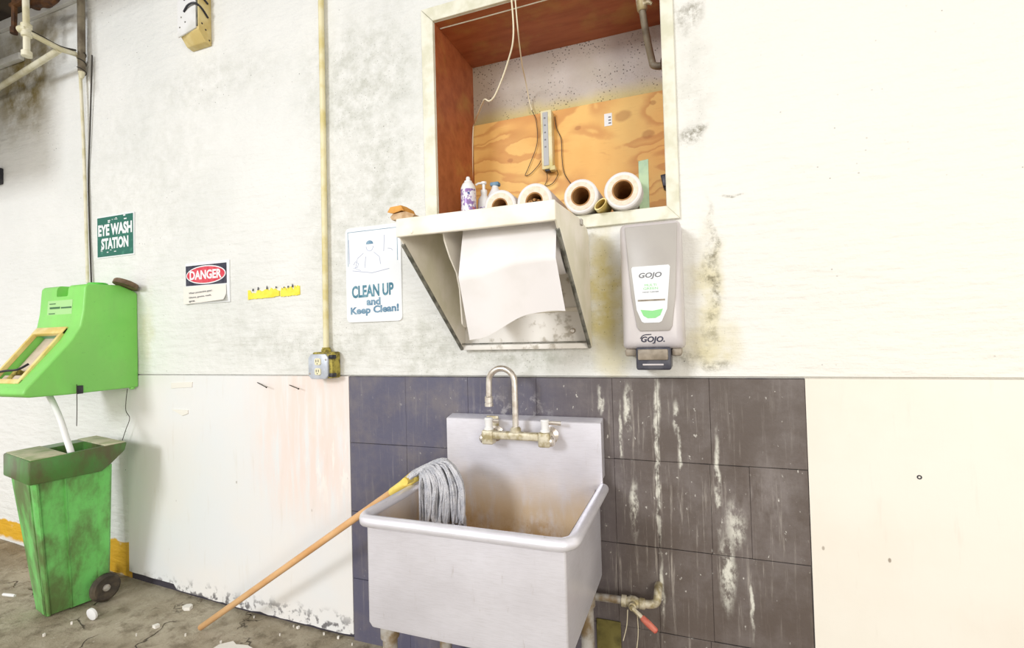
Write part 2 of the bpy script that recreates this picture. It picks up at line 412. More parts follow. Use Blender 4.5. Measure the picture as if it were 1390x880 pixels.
# ------------------------------------------------------------------ mesh builder
class MB:
    def __init__(s): s.bm = bmesh.new()
    def _merge(s, t, mtx=None):
        if mtx is not None: bmesh.ops.transform(t, matrix=mtx, verts=t.verts)
        me = bpy.data.meshes.new('tmp'); t.to_mesh(me); t.free()
        s.bm.from_mesh(me); bpy.data.meshes.remove(me)
        return s
    def box(s, x0, x1, y0, y1, z0, z1, bev=0, seg=2, mtx=None):
        t = bmesh.new(); bmesh.ops.create_cube(t, size=1)
        for v in t.verts:
            v.co = Vector(((x0+x1)/2+v.co.x*(x1-x0), (y0+y1)/2+v.co.y*(y1-y0), (z0+z1)/2+v.co.z*(z1-z0)))
        if bev: bmesh.ops.bevel(t, geom=t.edges[:], offset=bev, segments=seg, profile=.5, affect='EDGES', clamp_overlap=True)
        return s._merge(t, mtx)
    def prism(s, axis, poly, a, b, bev=0, seg=2, mtx=None):
        """axis 'x': poly is (y,z); 'y': poly is (x,z); 'z': poly is (x,y)"""
        def P(p, d):
            return {'x': (d, p[0], p[1]), 'y': (p[0], d, p[1]), 'z': (p[0], p[1], d)}[axis]
        t = bmesh.new()
        A = [t.verts.new(P(p, a)) for p in poly]; B = [t.verts.new(P(p, b)) for p in poly]
        n = len(poly)
        t.faces.new(A); t.faces.new(B[::-1])
        for i in range(n): t.faces.new((A[i], B[i], B[(i+1) % n], A[(i+1) % n]))
        bmesh.ops.recalc_face_normals(t, faces=t.faces[:])
        if bev: bmesh.ops.bevel(t, geom=t.edges[:], offset=bev, segments=seg, profile=.5, affect='EDGES', clamp_overlap=True)
        return s._merge(t, mtx)
    def loft(s, secs, cap=True):
        t = bmesh.new()
        R = [[t.verts.new(p) for p in sec] for sec in secs]
        n = len(R[0])
        for a, b in zip(R, R[1:]):
            for i in range(n): t.faces.new((a[i], a[(i+1) % n], b[(i+1) % n], b[i]))
        if cap: t.faces.new(R[0][::-1]); t.faces.new(R[-1])
        bmesh.ops.recalc_face_normals(t, faces=t.faces[:])
        return s._merge(t)
    def tube(s, pts, r, n=10, cap=True):
        pts = [Vector(p) for p in pts]
        rs = r if isinstance(r, (list, tuple)) else [r]*len(pts)
        tg = [(pts[min(i+1, len(pts)-1)]-pts[max(i-1, 0)]).normalized() for i in range(len(pts))]
        nv = tg[0].orthogonal().normalized()
        secs = []
        for p, d, q in zip(pts, tg, rs):
            nv = (nv - d*nv.dot(d)).normalized(); bv = d.cross(nv)
            secs.append([p + (nv*math.cos(2*math.pi*k/n) + bv*math.sin(2*math.pi*k/n))*q for k in range(n)])
        return s.loft(secs, cap)
    def lathe(s, c, axis, prof, n=24):
        """prof: (radius, height along axis) from one end to the other"""
        c = Vector(c); ax = Vector(axis).normalized(); u = ax.orthogonal().normalized(); v = ax.cross(u)
        secs = [[c + ax*h + (u*math.cos(2*math.pi*k/n)+v*math.sin(2*math.pi*k/n))*max(r, 1e-4) for k in range(n)] for r, h in prof]
        return s.loft(secs, True)
    def ring(s, c, axis, prof, n=32):
        c = Vector(c); ax = Vector(axis).normalized(); u = ax.orthogonal().normalized(); v = ax.cross(u)
        secs = [[c + ax*h + (u*math.cos(2*math.pi*k/n)+v*math.sin(2*math.pi*k/n))*r for k in range(n)] for r, h in prof]
        return s.loft(secs + [secs[0]], False)
    def sheet(s, rows, th):
        """rows: grid of points; closed sheet of thickness th pushed along +y"""
        t = bmesh.new()
        A = [[t.verts.new(p) for p in r] for r in rows]
        B = [[t.verts.new(Vector(p)+Vector((0, th, 0))) for p in r] for r in rows]
        nr, nc = len(rows), len(rows[0])
        for i in range(nr-1):
            for j in range(nc-1):
                t.faces.new((A[i][j], A[i+1][j], A[i+1][j+1], A[i][j+1]))
                t.faces.new((B[i][j], B[i][j+1], B[i+1][j+1], B[i+1][j]))
        for i in range(nr-1):
            t.faces.new((A[i][0], B[i][0], B[i+1][0], A[i+1][0])); t.faces.new((A[i][-1], A[i+1][-1], B[i+1][-1], B[i][-1]))
        for j in range(nc-1):
            t.faces.new((A[0][j], A[0][j+1], B[0][j+1], B[0][j])); t.faces.new((A[-1][j], B[-1][j], B[-1][j+1], A[-1][j+1]))
        bmesh.ops.recalc_face_normals(t, faces=t.faces[:])
        return s._merge(t)

def spline(pts, n=8):
    pts = [Vector(p) for p in pts]; out = []
    q = [pts[0]*2-pts[1]] + pts + [pts[-1]*2-pts[-2]]
    for i in range(1, len(q)-2):
        for k in range(n):
            t = k/n
            out.append(.5*((2*q[i]) + (q[i+1]-q[i-1])*t + (2*q[i-1]-5*q[i]+4*q[i+1]-q[i+2])*t*t + (3*q[i]-q[i-1]-3*q[i+1]+q[i+2])*t**3))
    out.append(pts[-1])
    return out

ORIG = {}
def finish(me, mat, smooth, angle=35):
    me.materials.append(M[mat] if isinstance(mat, str) else mat)
    if smooth:
        me.polygons.foreach_set('use_smooth', [True]*len(me.polygons))
        me.set_sharp_from_angle(angle=math.radians(angle))
def build(name, mb, mat, parent=None, smooth=True, angle=35):
    """mesh given in world metres; a part is shifted to its thing's base, a lone thing gets its own base as origin"""
    bm = mb.bm
    if parent is None:
        xs = [v.co for v in bm.verts]
        o0 = Vector(((min(c.x for c in xs)+max(c.x for c in xs))/2, (min(c.y for c in xs)+max(c.y for c in xs))/2, min(c.z for c in xs)))
    else: o0 = ORIG[parent.name]
    bmesh.ops.translate(bm, vec=-o0, verts=bm.verts)
    me = bpy.data.meshes.new(name); bm.to_mesh(me); bm.free()
    finish(me, mat, smooth, angle)
    o = bpy.data.objects.new(name, me); COL.objects.link(o)
    if parent is None: o.location = o0
    else: o.parent = parent
    ORIG[o.name] = o0
    return o
def tag(o, label, cat, group=None):
    o['label'] = label; o['category'] = cat
    if group: o['group'] = group
    return o
def thing(name, loc, label, cat, group=None):
    o = bpy.data.objects.new(name, None); COL.objects.link(o)
    o.location = loc; o.empty_display_size = .1; ORIG[o.name] = Vector(loc)
    return tag(o, label, cat, group)
def struct(name, mb, mat, smooth=True):
    bm = mb.bm
    me = bpy.data.meshes.new(name); bm.to_mesh(me); bm.free()
    finish(me, mat, smooth)
    o = bpy.data.objects.new(name, me); COL.objects.link(o)
    o['kind'] = 'structure'; ORIG[o.name] = Vector((0, 0, 0))
    return o
def copy_tree(o, parent=None):
    c = o.copy(); COL.objects.link(c); c.parent = parent
    ORIG[c.name] = ORIG[o.name]
    for ch in list(o.children): copy_tree(ch, c)
    return c
def cut(o, mb):
    """subtract a closed cutter (world metres) from object o"""
    bmesh.ops.translate(mb.bm, vec=-ORIG[o.name], verts=mb.bm.verts)
    me = bpy.data.meshes.new('cutter'); mb.bm.to_mesh(me); mb.bm.free()
    c = bpy.data.objects.new('cutter', me); COL.objects.link(c)
    par = o.parent; loc = o.location.copy(); o.parent = None; o.location = (0, 0, 0)
    md = o.modifiers.new('b', 'BOOLEAN'); md.object = c; md.operation = 'DIFFERENCE'; md.solver = 'EXACT'
    bpy.context.view_layer.update()
    dg = bpy.context.evaluated_depsgraph_get()
    nm = bpy.data.meshes.new_from_object(o.evaluated_get(dg))
    o.modifiers.clear(); o.data = nm
    nm.set_sharp_from_angle(angle=math.radians(35))
    o.parent = par; o.location = loc
    bpy.data.objects.remove(c)
def text(name, body, x0, x1, z0, z1, y, mat, parent, bold=0.0, th=.0006, shear=0, slope=0.0):
    """lettering fitted to a box on a plane facing -y"""
    cu = bpy.data.curves.new('t', 'FONT'); cu.body = body; cu.size = 1; cu.offset = bold; cu.shear = shear
    cu.resolution_u = 3; cu.extrude = .02
    t = bpy.data.objects.new('t', cu); COL.objects.link(t)
    bpy.context.view_layer.update()
    me = bpy.data.meshes.new_from_object(t.evaluated_get(bpy.context.evaluated_depsgraph_get()))
    bpy.data.objects.remove(t)
    xs = [v.co.x for v in me.vertices]; ys = [v.co.y for v in me.vertices]
    ax, bx, ay, by = min(xs), max(xs), min(ys), max(ys)
    o0 = ORIG[parent.name]
    for v in me.vertices:
        X = x0 + (v.co.x-ax)/(bx-ax)*(x1-x0); Z = z0 + (v.co.y-ay)/(by-ay)*(z1-z0) + slope*(X-(x0+x1)/2)
        v.co = Vector((X, y - th*(.5+v.co.z/.04), Z)) - o0
    me.materials.clear(); finish(me, mat, False)
    o = bpy.data.objects.new(name, me); COL.objects.link(o); o.parent = parent; ORIG[o.name] = o0
    return o

# ================================================================== SETTING
def floor_h(x): return -.012 if x > -1.4 else (-.012 + (-1.4-x)*.016 if x > -1.95 else -.003+(-1.95-x)*.05)
def nz(x, y, z, s): return mnoise.noise(Vector((x*s, y*s, z*s)))
HX0, HX1, HZ0, HZ1 = -.893, -.068, 1.596, 2.401      # alcove opening
WX0, WX1, CZ, WT = -5.2, 2.6, 3.10, 1.052            # wall ends, ceiling height, top of the wainscot

mb = MB(); bm = mb.bm
xs = sorted(set([round(WX0+i*.04, 4) for i in range(int((WX1-WX0)/.04)+1)] + [HX0, HX1]))
zs = sorted(set([round(WT+i*.04, 4) for i in range(int((CZ-WT)/.04)+1)] + [HZ0, HZ1, CZ]))
vs = {}
def wv_(x, z):
    k = (x, z)
    if k not in vs:
        edge = min(abs(x-HX0), abs(x-HX1)) if HZ0-.1 < z < HZ1+.1 else 1
        d = 0 if edge < .06 or z < WT+.01 else .005*nz(x, 0, z, 2.3)+.003*nz(x, 3, z, 6)
        vs[k] = bm.verts.new((x, d, z))
    return vs[k]
for i in range(len(xs)-1):
    for j in range(len(zs)-1):
        cx, cz = (xs[i]+xs[i+1])/2, (zs[j]+zs[j+1])/2
        if HX0 < cx < HX1 and HZ0 < cz < HZ1: continue
        bm.faces.new((wv_(xs[i], zs[j]), wv_(xs[i+1], zs[j]), wv_(xs[i+1], zs[j+1]), wv_(xs[i], zs[j+1])))
lo = [bm.verts.new(p) for p in ((WX0, 0, WT), (WX1, 0, WT), (WX1, .014, WT), (WX0, .014, WT), (WX1, .014, -.1), (WX0, .014, -.1))]
bm.faces.new((lo[0], lo[3], lo[2], lo[1])); bm.faces.new((lo[3], lo[5], lo[4], lo[2]))
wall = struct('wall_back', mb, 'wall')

# painted plywood sheets and black vinyl tiles: pieces of the wall
def sheet_panel(x0, x1, top, foot, mat, nm):
    n = 60; poly = [(x0, top), (x1, top)]
    for i in range(n+1):
        x = x1 + (x0-x1)*i/n
        poly.append((x, foot(x)))
    p = MB().prism('y', poly, 0, .0135)
    o = build(nm, p, mat, wall, False)
    return o
def foot_l(x):
    b = floor_h(x)
    if x < -2.36: return b+.035+.006*nz(x, 0, 0, 9)
    return b+.012+.012*max(0, nz(x, 1, 0, 14))
pl = sheet_panel(-2.68, -1.3255, 1.046, foot_l, 'panel_w', 'plywood_panel')
pl['label'] = 'white painted plywood sheet with scuffed foot and faint pink stain'
pr = sheet_panel(.302, 2.5, 1.046, lambda x: -.03, 'panel_c', 'plywood_panel')
pr['label'] = 'smooth cream painted plywood sheet'
build('tile_bed', MB().box(-1.325, .3015, .006, .0138, -.03, 1.046), 'grout', wall, False)
rows = [1.045, .778, .501, .232, -.03]
cols = [[-1.323, -1.057, -.79, -.525, -.26, -.118, .04, .301], [-1.323, -1.057, -.79, -.525, -.26, -.124, .034, .145, .300],
        [-1.323, -1.05, -.79, -.52, -.26, -.13, .030, .299], [-1.323, -1.06, -.79, -.52, -.26, -.132, .02, .298]]
for r in range(4):
    for c in range(len(cols[r])-1):
        a, b = cols[r][c]+.0003, cols[r][c+1]-.0003
        t, l = rows[r]-.0008, rows[r+1]+.0008
        py = random.uniform(-.0012, .0)
        jit = lambda: random.uniform(-.001, .001)
        poly = [(a, l+jit()), (b, l+jit()), (b, t+(0 if r == 0 else jit())), (a, t+(0 if r == 0 else jit()))]
        build('tile', MB().prism('y', poly, py, .0065, .001, 1), 'tile', wall, False)
build('patch_board', MB().box(-.335, -.255, -.008, -.002, .14, .245, .002), 'olive', wall, False)
# a drilled hole with its plug ring in the cream sheet, and nail heads
c = PY(1248, 648)
build('screw_plug', MB().lathe((c.x, .001, c.z), (0, -1, 0), [(.006, 0), (.006, .002), (.003, .002), (.003, .0005)], 14), 'black', wall)

mb = MB(); bm = mb.bm; g = {}
nx, ny = 150, 90
for i in range(nx+1):
    for j in range(ny+1):
        x = -5.2+7.8*i/nx; y = .02-4.2*(j/ny)**1.4
        g[i, j] = bm.verts.new((x, y, floor_h(x)+.004*nz(x, y, 0, 3)+.002*nz(x, y, 1, 11)-.004))
for i in range(nx):
    for j in range(ny): bm.faces.new((g[i, j], g[i, j+1], g[i+1, j+1], g[i+1, j]))
floor = struct('floor', mb, 'floor')

struct('ceiling', MB().box(WX0, WX1, -.78, .02, CZ, CZ+.08), 'ceiling', False)
struct('trim_1', MB().box(WX0, WX1, -.022, -.001, CZ-.055, CZ-.001, .003), 'trimw', False)
# unseen box added under the ceiling to shade the upper-left wall
du = thing('shade_blocker', (-4.3, -.62, 2.3), 'unseen grey box added under the ceiling to shade the upper-left wall', 'blocker')
build('casing', MB().box(-5.1, -3.36, -.80, -.45, 2.32, CZ, .01), 'blocker', du)  # body of the added shade box
build('blocker_rim', MB().box(-5.12, -3.34, -.82, -.43, 2.62, 2.66, .006), 'blocker', du)

# ---- alcove
D = .35
al = struct('wall_alcove', MB().box(HX0-.01, HX1+.01, D, D+.02, HZ0-.02, HZ1+.02), 'alcove', False)
build('soffit_board', MB().box(HX0-.01, HX1+.01, .004, D, HZ1, HZ1+.02), 'soffit', al, False)
build('jamb_board', MB().box(HX0-.02, HX0, .004, D, HZ0-.02, HZ1+.02), 'soffit', al, False)
build('jamb_board', MB().box(HX1, HX1+.02, .004, D, HZ0-.02, HZ1+.02), 'soffit', al, False)
build('sill_board', MB().box(HX0-.01, HX1+.01, .004, D, HZ0-.02, HZ0), 'casing', al, False)
build('plaster_bead', MB().tube([(HX0+.005, .04, HZ1-.001), (-.7, .041, HZ1-.001), (-.4, .039, HZ1-.001), (HX1, .04, HZ1)], .0024, 6), 'casing', al)
py_ = MB().box(HX0+.001, HX1-.001, D-.016, D-.001, HZ0, 2.132, .001, 1)
build('plywood_board', py_, 'plywood', al, False)
fr = thing('trim_2', (-.48, 0, 1.553), 'cream', 'x'); del fr['label']; del fr['category']; fr['kind'] = 'structure'
OX0, OX1, OZ0, OZ1 = -.944, -.028, 1.553, 2.456
g_ = .0008
build('casing_board', MB().prism('y', [(OX0, OZ0), (HX0-g_, HZ0-g_), (HX0-g_, HZ1), (OX0, OZ1-g_)], -.012, .01, .0015, 1), 'casing', fr, False)
build('casing_board', MB().prism('y', [(OX1, OZ0), (OX1, OZ1-g_), (HX1+g_, HZ1), (HX1+g_, HZ0-g_)], -.012, .01, .0015, 1), 'casing', fr, False)
build('casing_board', MB().prism('y', [(OX0+g_, OZ1), (HX0, HZ1+g_), (HX1, HZ1+g_), (OX1-g_, OZ1)], -.012, .01, .0015, 1), 'casing', fr, False)
build('casing_board', MB().prism('y', [(OX0+g_, OZ0), (OX1-g_, OZ0), (HX1, HZ0), (HX0, HZ0)], -.014, .01, .0015, 1), 'casing', fr, False)

# ================================================================== SINK
SL, SR, SF, SB, SZ, BZ = -.880, -.306, -.492, -.028, .690, .386
s = thing('utility_sink', (-.59, -.25, 0), 'deep stainless steel utility sink with rolled rim and tall splash back', 'sink')
ba = MB()
def rrect(x0, x1, y0, y1, z, r, n=5):
    pts = []
    for cx, cy, a0 in ((x1-r, y1-r, 0), (x0+r, y1-r, 90), (x0+r, y0+r, 180), (x1-r, y0+r, 270)):
        for k in range(n+1):
            a = math.radians(a0+90*k/n); pts.append((cx+r*math.cos(a), cy+r*math.sin(a), z))
    return pts
ba.loft([rrect(SL+.02, SR-.02, SF+.02, SB-.02, BZ, .01), rrect(SL+.004, SR-.004, SF+.004, SB-.004, BZ+.006, .012), rrect(SL, SR, SF, SB, BZ+.02, .008),
         rrect(SL, SR, SF, SB, SZ, .008), rrect(SL+.004, SR-.004, SF+.004, SB-.004, SZ, .01)], cap=True)
# outer shell keeps its floor; remove the top cap for the open basin
ba.bm.faces.ensure_lookup_table()
for f in [f for f in ba.bm.faces if f.calc_center_median().z > SZ-.001 and len(f.verts) > 6]: ba.bm.faces.remove(f)
build('basin', ba, 'steel', s)
bi = MB()
bi.loft([rrect(SL+.006, SR-.006, SF+.006, SB-.022, SZ-.001, .03), rrect(SL+.006, SR-.006, SF+.006, SB-.022, BZ+.05, .03),
         rrect(SL+.02, SR-.02, SF+.02, SB-.02, BZ+.024, .04), rrect(SL+.06, SR-.06, SF+.06, SB-.06, BZ+.016, .03)], cap=False)
t_ = [v for v in bi.bm.verts if abs(v.co.z-(BZ+.016)) < 1e-4]
bi.bm.faces.new(t_[::-1])
bmesh.ops.recalc_face_normals(bi.bm, faces=bi.bm.faces[:])
for f in bi.bm.faces: f.normal_flip()
build('basin_lining', bi, 'steel_in', s)
RL, RR, RF, RZ = -.890, -.288, -.508, .694
rim = spline([(RL, -.075, RZ), (RL, -.2, RZ), (RL, -.38, RZ), (RL, RF+.04, RZ), (RL+.012, RF+.012, RZ), (RL+.04, RF, RZ), (-.7, RF, RZ), (-.45, RF, RZ),
              (RR-.04, RF, RZ), (RR-.012, RF+.012, RZ), (RR, RF+.04, RZ), (RR, -.38, RZ), (RR, -.2, RZ), (RR, -.060, RZ)], 6)
build('rolled_rim', MB().tube(rim, .0170, 14), 'steel', s, angle=60)
sp_ = MB().prism('y', [(-.850, BZ+.04), (-.316, BZ+.04), (-.316, .686), (-.291, .690), (-.291, .902), (-.850, .902)], -.058, -.044)
sp_.prism('x', [(-.058, .898), (-.054, .904), (-.012, .914), (-.006, .908), (-.006, .72), (-.044, .72), (-.044, .898)], -.850, -.291, .002, 2)
build('splash_back', sp_, 'steel_in', s)
for x, y in ((-.852, -.43), (-.345, -.43), (-.852, -.10), (-.345, -.10)):
    fh = floor_h(x)
    lg = build('leg', MB().lathe((x, y, fh-.004), (0, 0, 1), [(.026, 0), (.026, .012), (.021, .016), (.021, BZ-fh+.01)], 18), 'galv', s)
    build('leg_collar', MB().lathe((x, y, BZ-.05), (0, 0, 1), [(.027, 0), (.027, .05)], 18), 'galv', lg)
build('drain_pipe', MB().tube(spline([(-.6, -.26, BZ+.01), (-.6, -.26, .27), (-.6, -.25, .22), (-.6, -.2, .20), (-.6, -.1, .21), (-.6, -.02, .21)], 6), .024, 14), 'galv', s)

# faucet on the splash back
fz, fy = .862, -.115
FXL, FXR = -.660, -.462
s = thing('faucet', (-.56, -.057, .82), 'wall faucet with tall gooseneck spout turned sideways above the sink', 'faucet')
build('body', MB().box(FXL-.012, FXR+.012, fy-.015, fy+.013, fz-.012, fz+.014, .006, 3), 'brass', s)
for x in (FXL, FXR):
    v = build('valve_block', MB().box(x-.020, x+.020, fy-.020, fy+.018, fz-.030, fz+.018, .006, 3), 'brass', s)
    build('shank', MB().lathe((x, -.0585, fz-.004), (0, -1, 0), [(.030, 0), (.030, .004), (.018, .010), (.017, .05)], 20), 'chrome', v)
    build('end_nut', MB().lathe((x+(.019 if x > -.5 else -.019), fy, fz-.012), (1 if x > -.5 else -1, 0, 0), [(.017, 0), (.017, .006), (.012, .012)], 18), 'chrome', v)
    h = build('handle', MB().lathe((x, fy, fz+.016), (0, 0, 1), [(.016, 0), (.016, .006), (.0125, .010), (.0135, .03), (.015, .038), (.013, .042)], 18), 'white', s)
    d = 1 if x > -.5 else .6
    build('lever', MB().tube([(x, fy, fz+.045), (x+.02*d, fy+.006, fz+.047), (x+.05*d, fy+.014, fz+.044)], [.007, .006, .0075], 8), 'chrome', h)
build('flange_plate', MB().box(-.69, -.645, -.066, -.0585, fz+.02, fz+.055, .003), 'brass', s)
gx, top = -.563, 1.040
r_ = .046
path = [(gx, fy, fz), (gx, fy, .95), (gx, fy, top)]
path += [(gx-r_+r_*math.cos(a), fy, top+r_*math.sin(a)) for a in [math.pi*k/14 for k in range(1, 15)]]
path += [(gx-2*r_-.001, fy, 1.0), (gx-2*r_-.002, fy, .985)]
sp = build('spout', MB().tube(path, .0105, 14), 'chrome', s, angle=60)
build('aerator', MB().lathe((gx-2*r_-.002, fy, .992), (0, 0, -1), [(.0115, 0), (.0145, .003), (.0145, .018), (.013, .019), (.013, .022), (.015, .024), (.015, .034), (.011, .034)], 18), 'chrome', sp)
build('spout_nut', MB().lathe((gx, fy, fz+.012), (0, 0, 1), [(.018, 0), (.018, .012), (.013, .018)], 18), 'brass', sp)

# water pipe with red lever valve at the right of the sink
py0, pz0 = -.045, .338
s = thing('water_pipe_valve', (-.22, 0, .30), 'limed water pipe with red-handled lever valve low on the black tiles', 'valve')
build('pipe', MB().tube([(-.40, py0, pz0-.004), (-.30, py0, pz0), (-.235, py0, pz0+.001)], .012, 14), 'galv', s)
b_ = MB().lathe((-.245, py0, pz0), (1, 0, 0), [(.012, 0), (.018, .002), (.018, .016), (.014, .018), (.019, .030), (.019, .044), (.014, .056), (.017, .058), (.017, .072), (.012, .076)], 12)
build('valve_body', b_, 'brass', s)
build('elbow', MB().tube(spline([(-.175, py0, pz0+.001), (-.155, py0, pz0+.002), (-.138, py0, pz0+.010), (-.132, py0, pz0+.026), (-.131, -.036, pz0+.040), (-.131, -.014, pz0+.044), (-.131, .002, pz0+.044)], 6), [.0125]*37, 14), 'brass', s, angle=60)
st = build('lever_stem', MB().lathe((-.207, py0, pz0), (0, -1, 0), [(.012, 0), (.012, .028), (.008, .03), (.008, .038)], 14), 'brass', s)
hv = Vector((.062, 0, -.052)); p0 = Vector((-.207, py0-.034, pz0))
build('lever_arm', MB().tube([p0, p0+hv*.35, p0+hv*.6], [.006, .007, .006], 8), 'brass', st)
build('lever_grip', MB().tube([p0+hv*.42, p0+hv*.5, p0+hv*.8, p0+hv*1.12, p0+hv*1.16], [.006, .0095, .0105, .009, .005], 10), 'red', st)
for i, (u0, v0, u1, v1, lb) in enumerate(((852, 828, 846, 870, 'short frayed string hanging from the valve body'), (865, 834, 864, 884, 'longer pale string hanging below the red valve lever'))):
    a = PY(u0, v0, -.062); b = PY(u1, v1, -.058)
    tag(build('string', MB().tube(spline([a, (a+b)/2+Vector((.004, 0, 0)), b], 6), .0014, 6), 'ivorycord'), lb, 'string')

# ================================================================== MOP
tip = PZ(272, 853, floor_h(-1.974)+.008); tip.z = floor_h(tip.x)+.010
hd = Vector((-.893, -.233, .730))
dr = (hd-tip).normalized()
s = thing('mop', tip, 'string mop with wooden handle leaning head-down over the sink rim', 'mop')
ht = build('handle', MB().tube([tip, tip+dr*.004, tip+(hd-tip)*.5, hd-dr*.07], [.009, .0125, .0125, .0125], 14), 'wood', s, angle=60)
build('clamp', MB().tube([hd-dr*.10, hd-dr*.095, hd-dr*.05, hd-dr*.01, hd+dr*.02, hd+dr*.03], [.013, .0145, .015, .018, .020, .014], 14), 'yellowpl', s)
side = Vector((0, 1, 0))
wing = MB().tube([hd+dr*.012-side*.055, hd+dr*.012+side*.055], .012, 10)
build('clamp_bar', wing, 'yellowpl', s)
ms = MB()
for i in range(150):
    q = random.random(); dpt = random.random()
    b0 = hd + dr*.012 + Vector((0, -.050+.10*(1-dpt), .010*random.random()-.004))
    yo = -.292 + .075*dpt
    J = lambda k: random.uniform(-k, k)
    apx = PY(572+36*q+J(3), 646-22*q**.6+J(2)+5*(1-dpt), yo+.012)
    mid = PY(570+56*q**.9+J(2), 662-6*q+J(3), yo)
    md2 = PY(571+59*q+J(2.5), 688+J(4), yo+J(.006))
    e = PY(571+59*q+J(3), 714+J(7), yo+J(.008))
    ms.tube(spline([b0, b0*.5+apx*.5+Vector((-.004, 0, .010)), apx, mid, md2, e], 4), .0034+random.random()*.0018, 6)
ys = build('yarn_strands', ms, 'yarn', s, angle=80); ys['kind'] = 'stuff'

# ================================================================== TOWEL DISPENSER
TL, TR = -.797, -.322
s = thing('towel_dispenser', (-.56, -.02, 1.145), 'open cream metal paper towel dispenser mounted under the alcove', 'dispenser')
prof = [(-.002, 1.15), (-.022, 1.146), (-.418, 1.486), (-.432, 1.497), (-.430, 1.540), (-.15, 1.556), (-.03, 1.546), (-.002, 1.52)]
for x0, x1 in ((TL, TL+.005), (TR-.006, TR)):
    p = build('side_panel', MB().prism('x', prof, x0, x1, .0012, 1), 'towelmetal', s)
    fx = (x0+x1)/2
    e0, e1 = Vector((fx, -.030, 1.150)), Vector((fx, -.405, 1.472))
    mm = MB().tube([e0, (e0+e1)/2, e1], .0065, 6)
    build('edge_band', mm, 'edgegrey', p)
build('back_panel', MB().box(TL+.005, TR-.006, -.006, -.001, 1.15, 1.54), 'towelback', s)
build('top_panel', MB().prism('x', [(-.428, 1.536), (-.15, 1.551), (-.03, 1.542), (-.03, 1.538), (-.15, 1.546), (-.428, 1.531)], TL+.003, TR-.004), 'towelmetal', s)
build('front_lip', MB().box(TL+.001, TR+.0015, -.440, -.426, 1.488, 1.542, .004, 3), 'towelmetal', s)
build('bottom_ledge', MB().box(TL+.004, TR-.004, -.030, -.004, 1.146, 1.164, .002), 'towelback', s)
build('ledge_bead', MB().box(TL+.004, TR-.004, -.034, -.028, 1.166, 1.171, .001), 'edgegrey', s)
build('cross_rail', MB().box(TL+.006, TR-.007, -.014, -.005, 1.272, 1.286, .002), 'towelmetal', s)
arm = [(-.43, 1.49), (-.425, 1.47), (-.385, 1.43), (-.335, 1.385), (-.312, 1.32), (-.300, 1.235), (-.296, 1.20), (-.10, 1.20), (-.10, 1.50), (-.40, 1.53)]
build('roll_arm', MB().prism('x', [(-.400, 1.500), (-.392, 1.475), (-.36, 1.43), (-.318, 1.388), (-.300, 1.34), (-.288, 1.235), (-.27, 1.225), (-.02, 1.27), (-.02, 1.53), (-.38, 1.535)], -.668, -.663, .001, 1), 'towelmetal', s)
for u, v in ((656, 453), (777, 449)):
    c = PY(u, v, -.01)
    build('screw', MB().lathe((c.x, -.005, c.z), (0, -1, 0), [(.010, 0), (.010, .002), (.007, .006), (.002, .007)], 14), 'chrome', s)
c = PY(557, 315, -.44); build('rivet', MB().lathe((c.x+.004, -.439, c.z), (0, -1, 0), [(.006, 0), (.005, .003), (.001, .004)], 12), 'towelmetal', s)
c = PX(788, 300, TR); build('latch', MB().box(TR, TR+.006, c.y-.012, c.y+.012, c.z-.014, c.z+.006, .002), 'galv', s)
# the roll inside and its hanging sheet
s = thing('paper_towel_roll', (-.47, -.25, 1.36), 'white paper towel roll hung in the open dispenser, its loose sheet torn at the bottom', 'paper towel')
PXL, PXR = -.612, -.335
build('roll', MB().lathe((PXL, -.27, 1.445), (1, 0, 0), [(.02, 0), (.076, 0), (.076, PXR-PXL), (.02, PXR-PXL)], 32), 'paper', s)
rws = []
nr, nc = 26, 22
for i in range(nr+1):
    t = i/nr; r = []
    for j in range(nc+1):
        q = j/nc
        zb = 1.186 + .070*(0.5-.5*math.cos(math.pi*min(1, max(0, (q-.10)/.55)))) + .004*math.sin(9*q)
        z = 1.512 + (zb-1.512)*t
        y = -.374 - .050*min(1, t/.46) + .050*max(0, (t-.46)/.54) - .008*math.sin(6.3*q)*t
        x = PXL + (PXR-PXL)*q + .014*t + .006*t*(q-.5)
        r.append((x, y, z))
    rws.append(r)
build('hanging_sheet', MB().sheet(rws, .0006), 'paper', s, angle=60)
# scrub block lying on the dispenser's front corner
cb = PY(551, 290, -.40)
s = thing('scrub_block', (cb.x, -.39, 1.541), 'small orange and tan scrub block lying on the dispenser top', 'scrub block')
bx, bz = cb.x, 1.5405
build('bristle_pad', MB().loft([[(bx-.032, y, bz+.003), (bx+.034, y, bz+.001), (bx+.044, y, bz+.012), (bx+.014, y, bz+.024), (bx-.03, y, bz+.020), (bx-.038, y, bz+.012)] for y in (-.425, -.40, -.36)]), 'tan', s)
build('block', MB().loft([[(bx-.044, y, bz+.026+k), (bx-.026, y, bz+.021+k), (bx+.004, y, bz+.027+k), (bx+.012, y, bz+.024+k), (bx+.002, y, bz+.042+k), (bx-.034, y, bz+.040+k)] for y, k in ((-.43, .0), (-.40, .002), (-.36, -.001))]), 'orangewood', s)

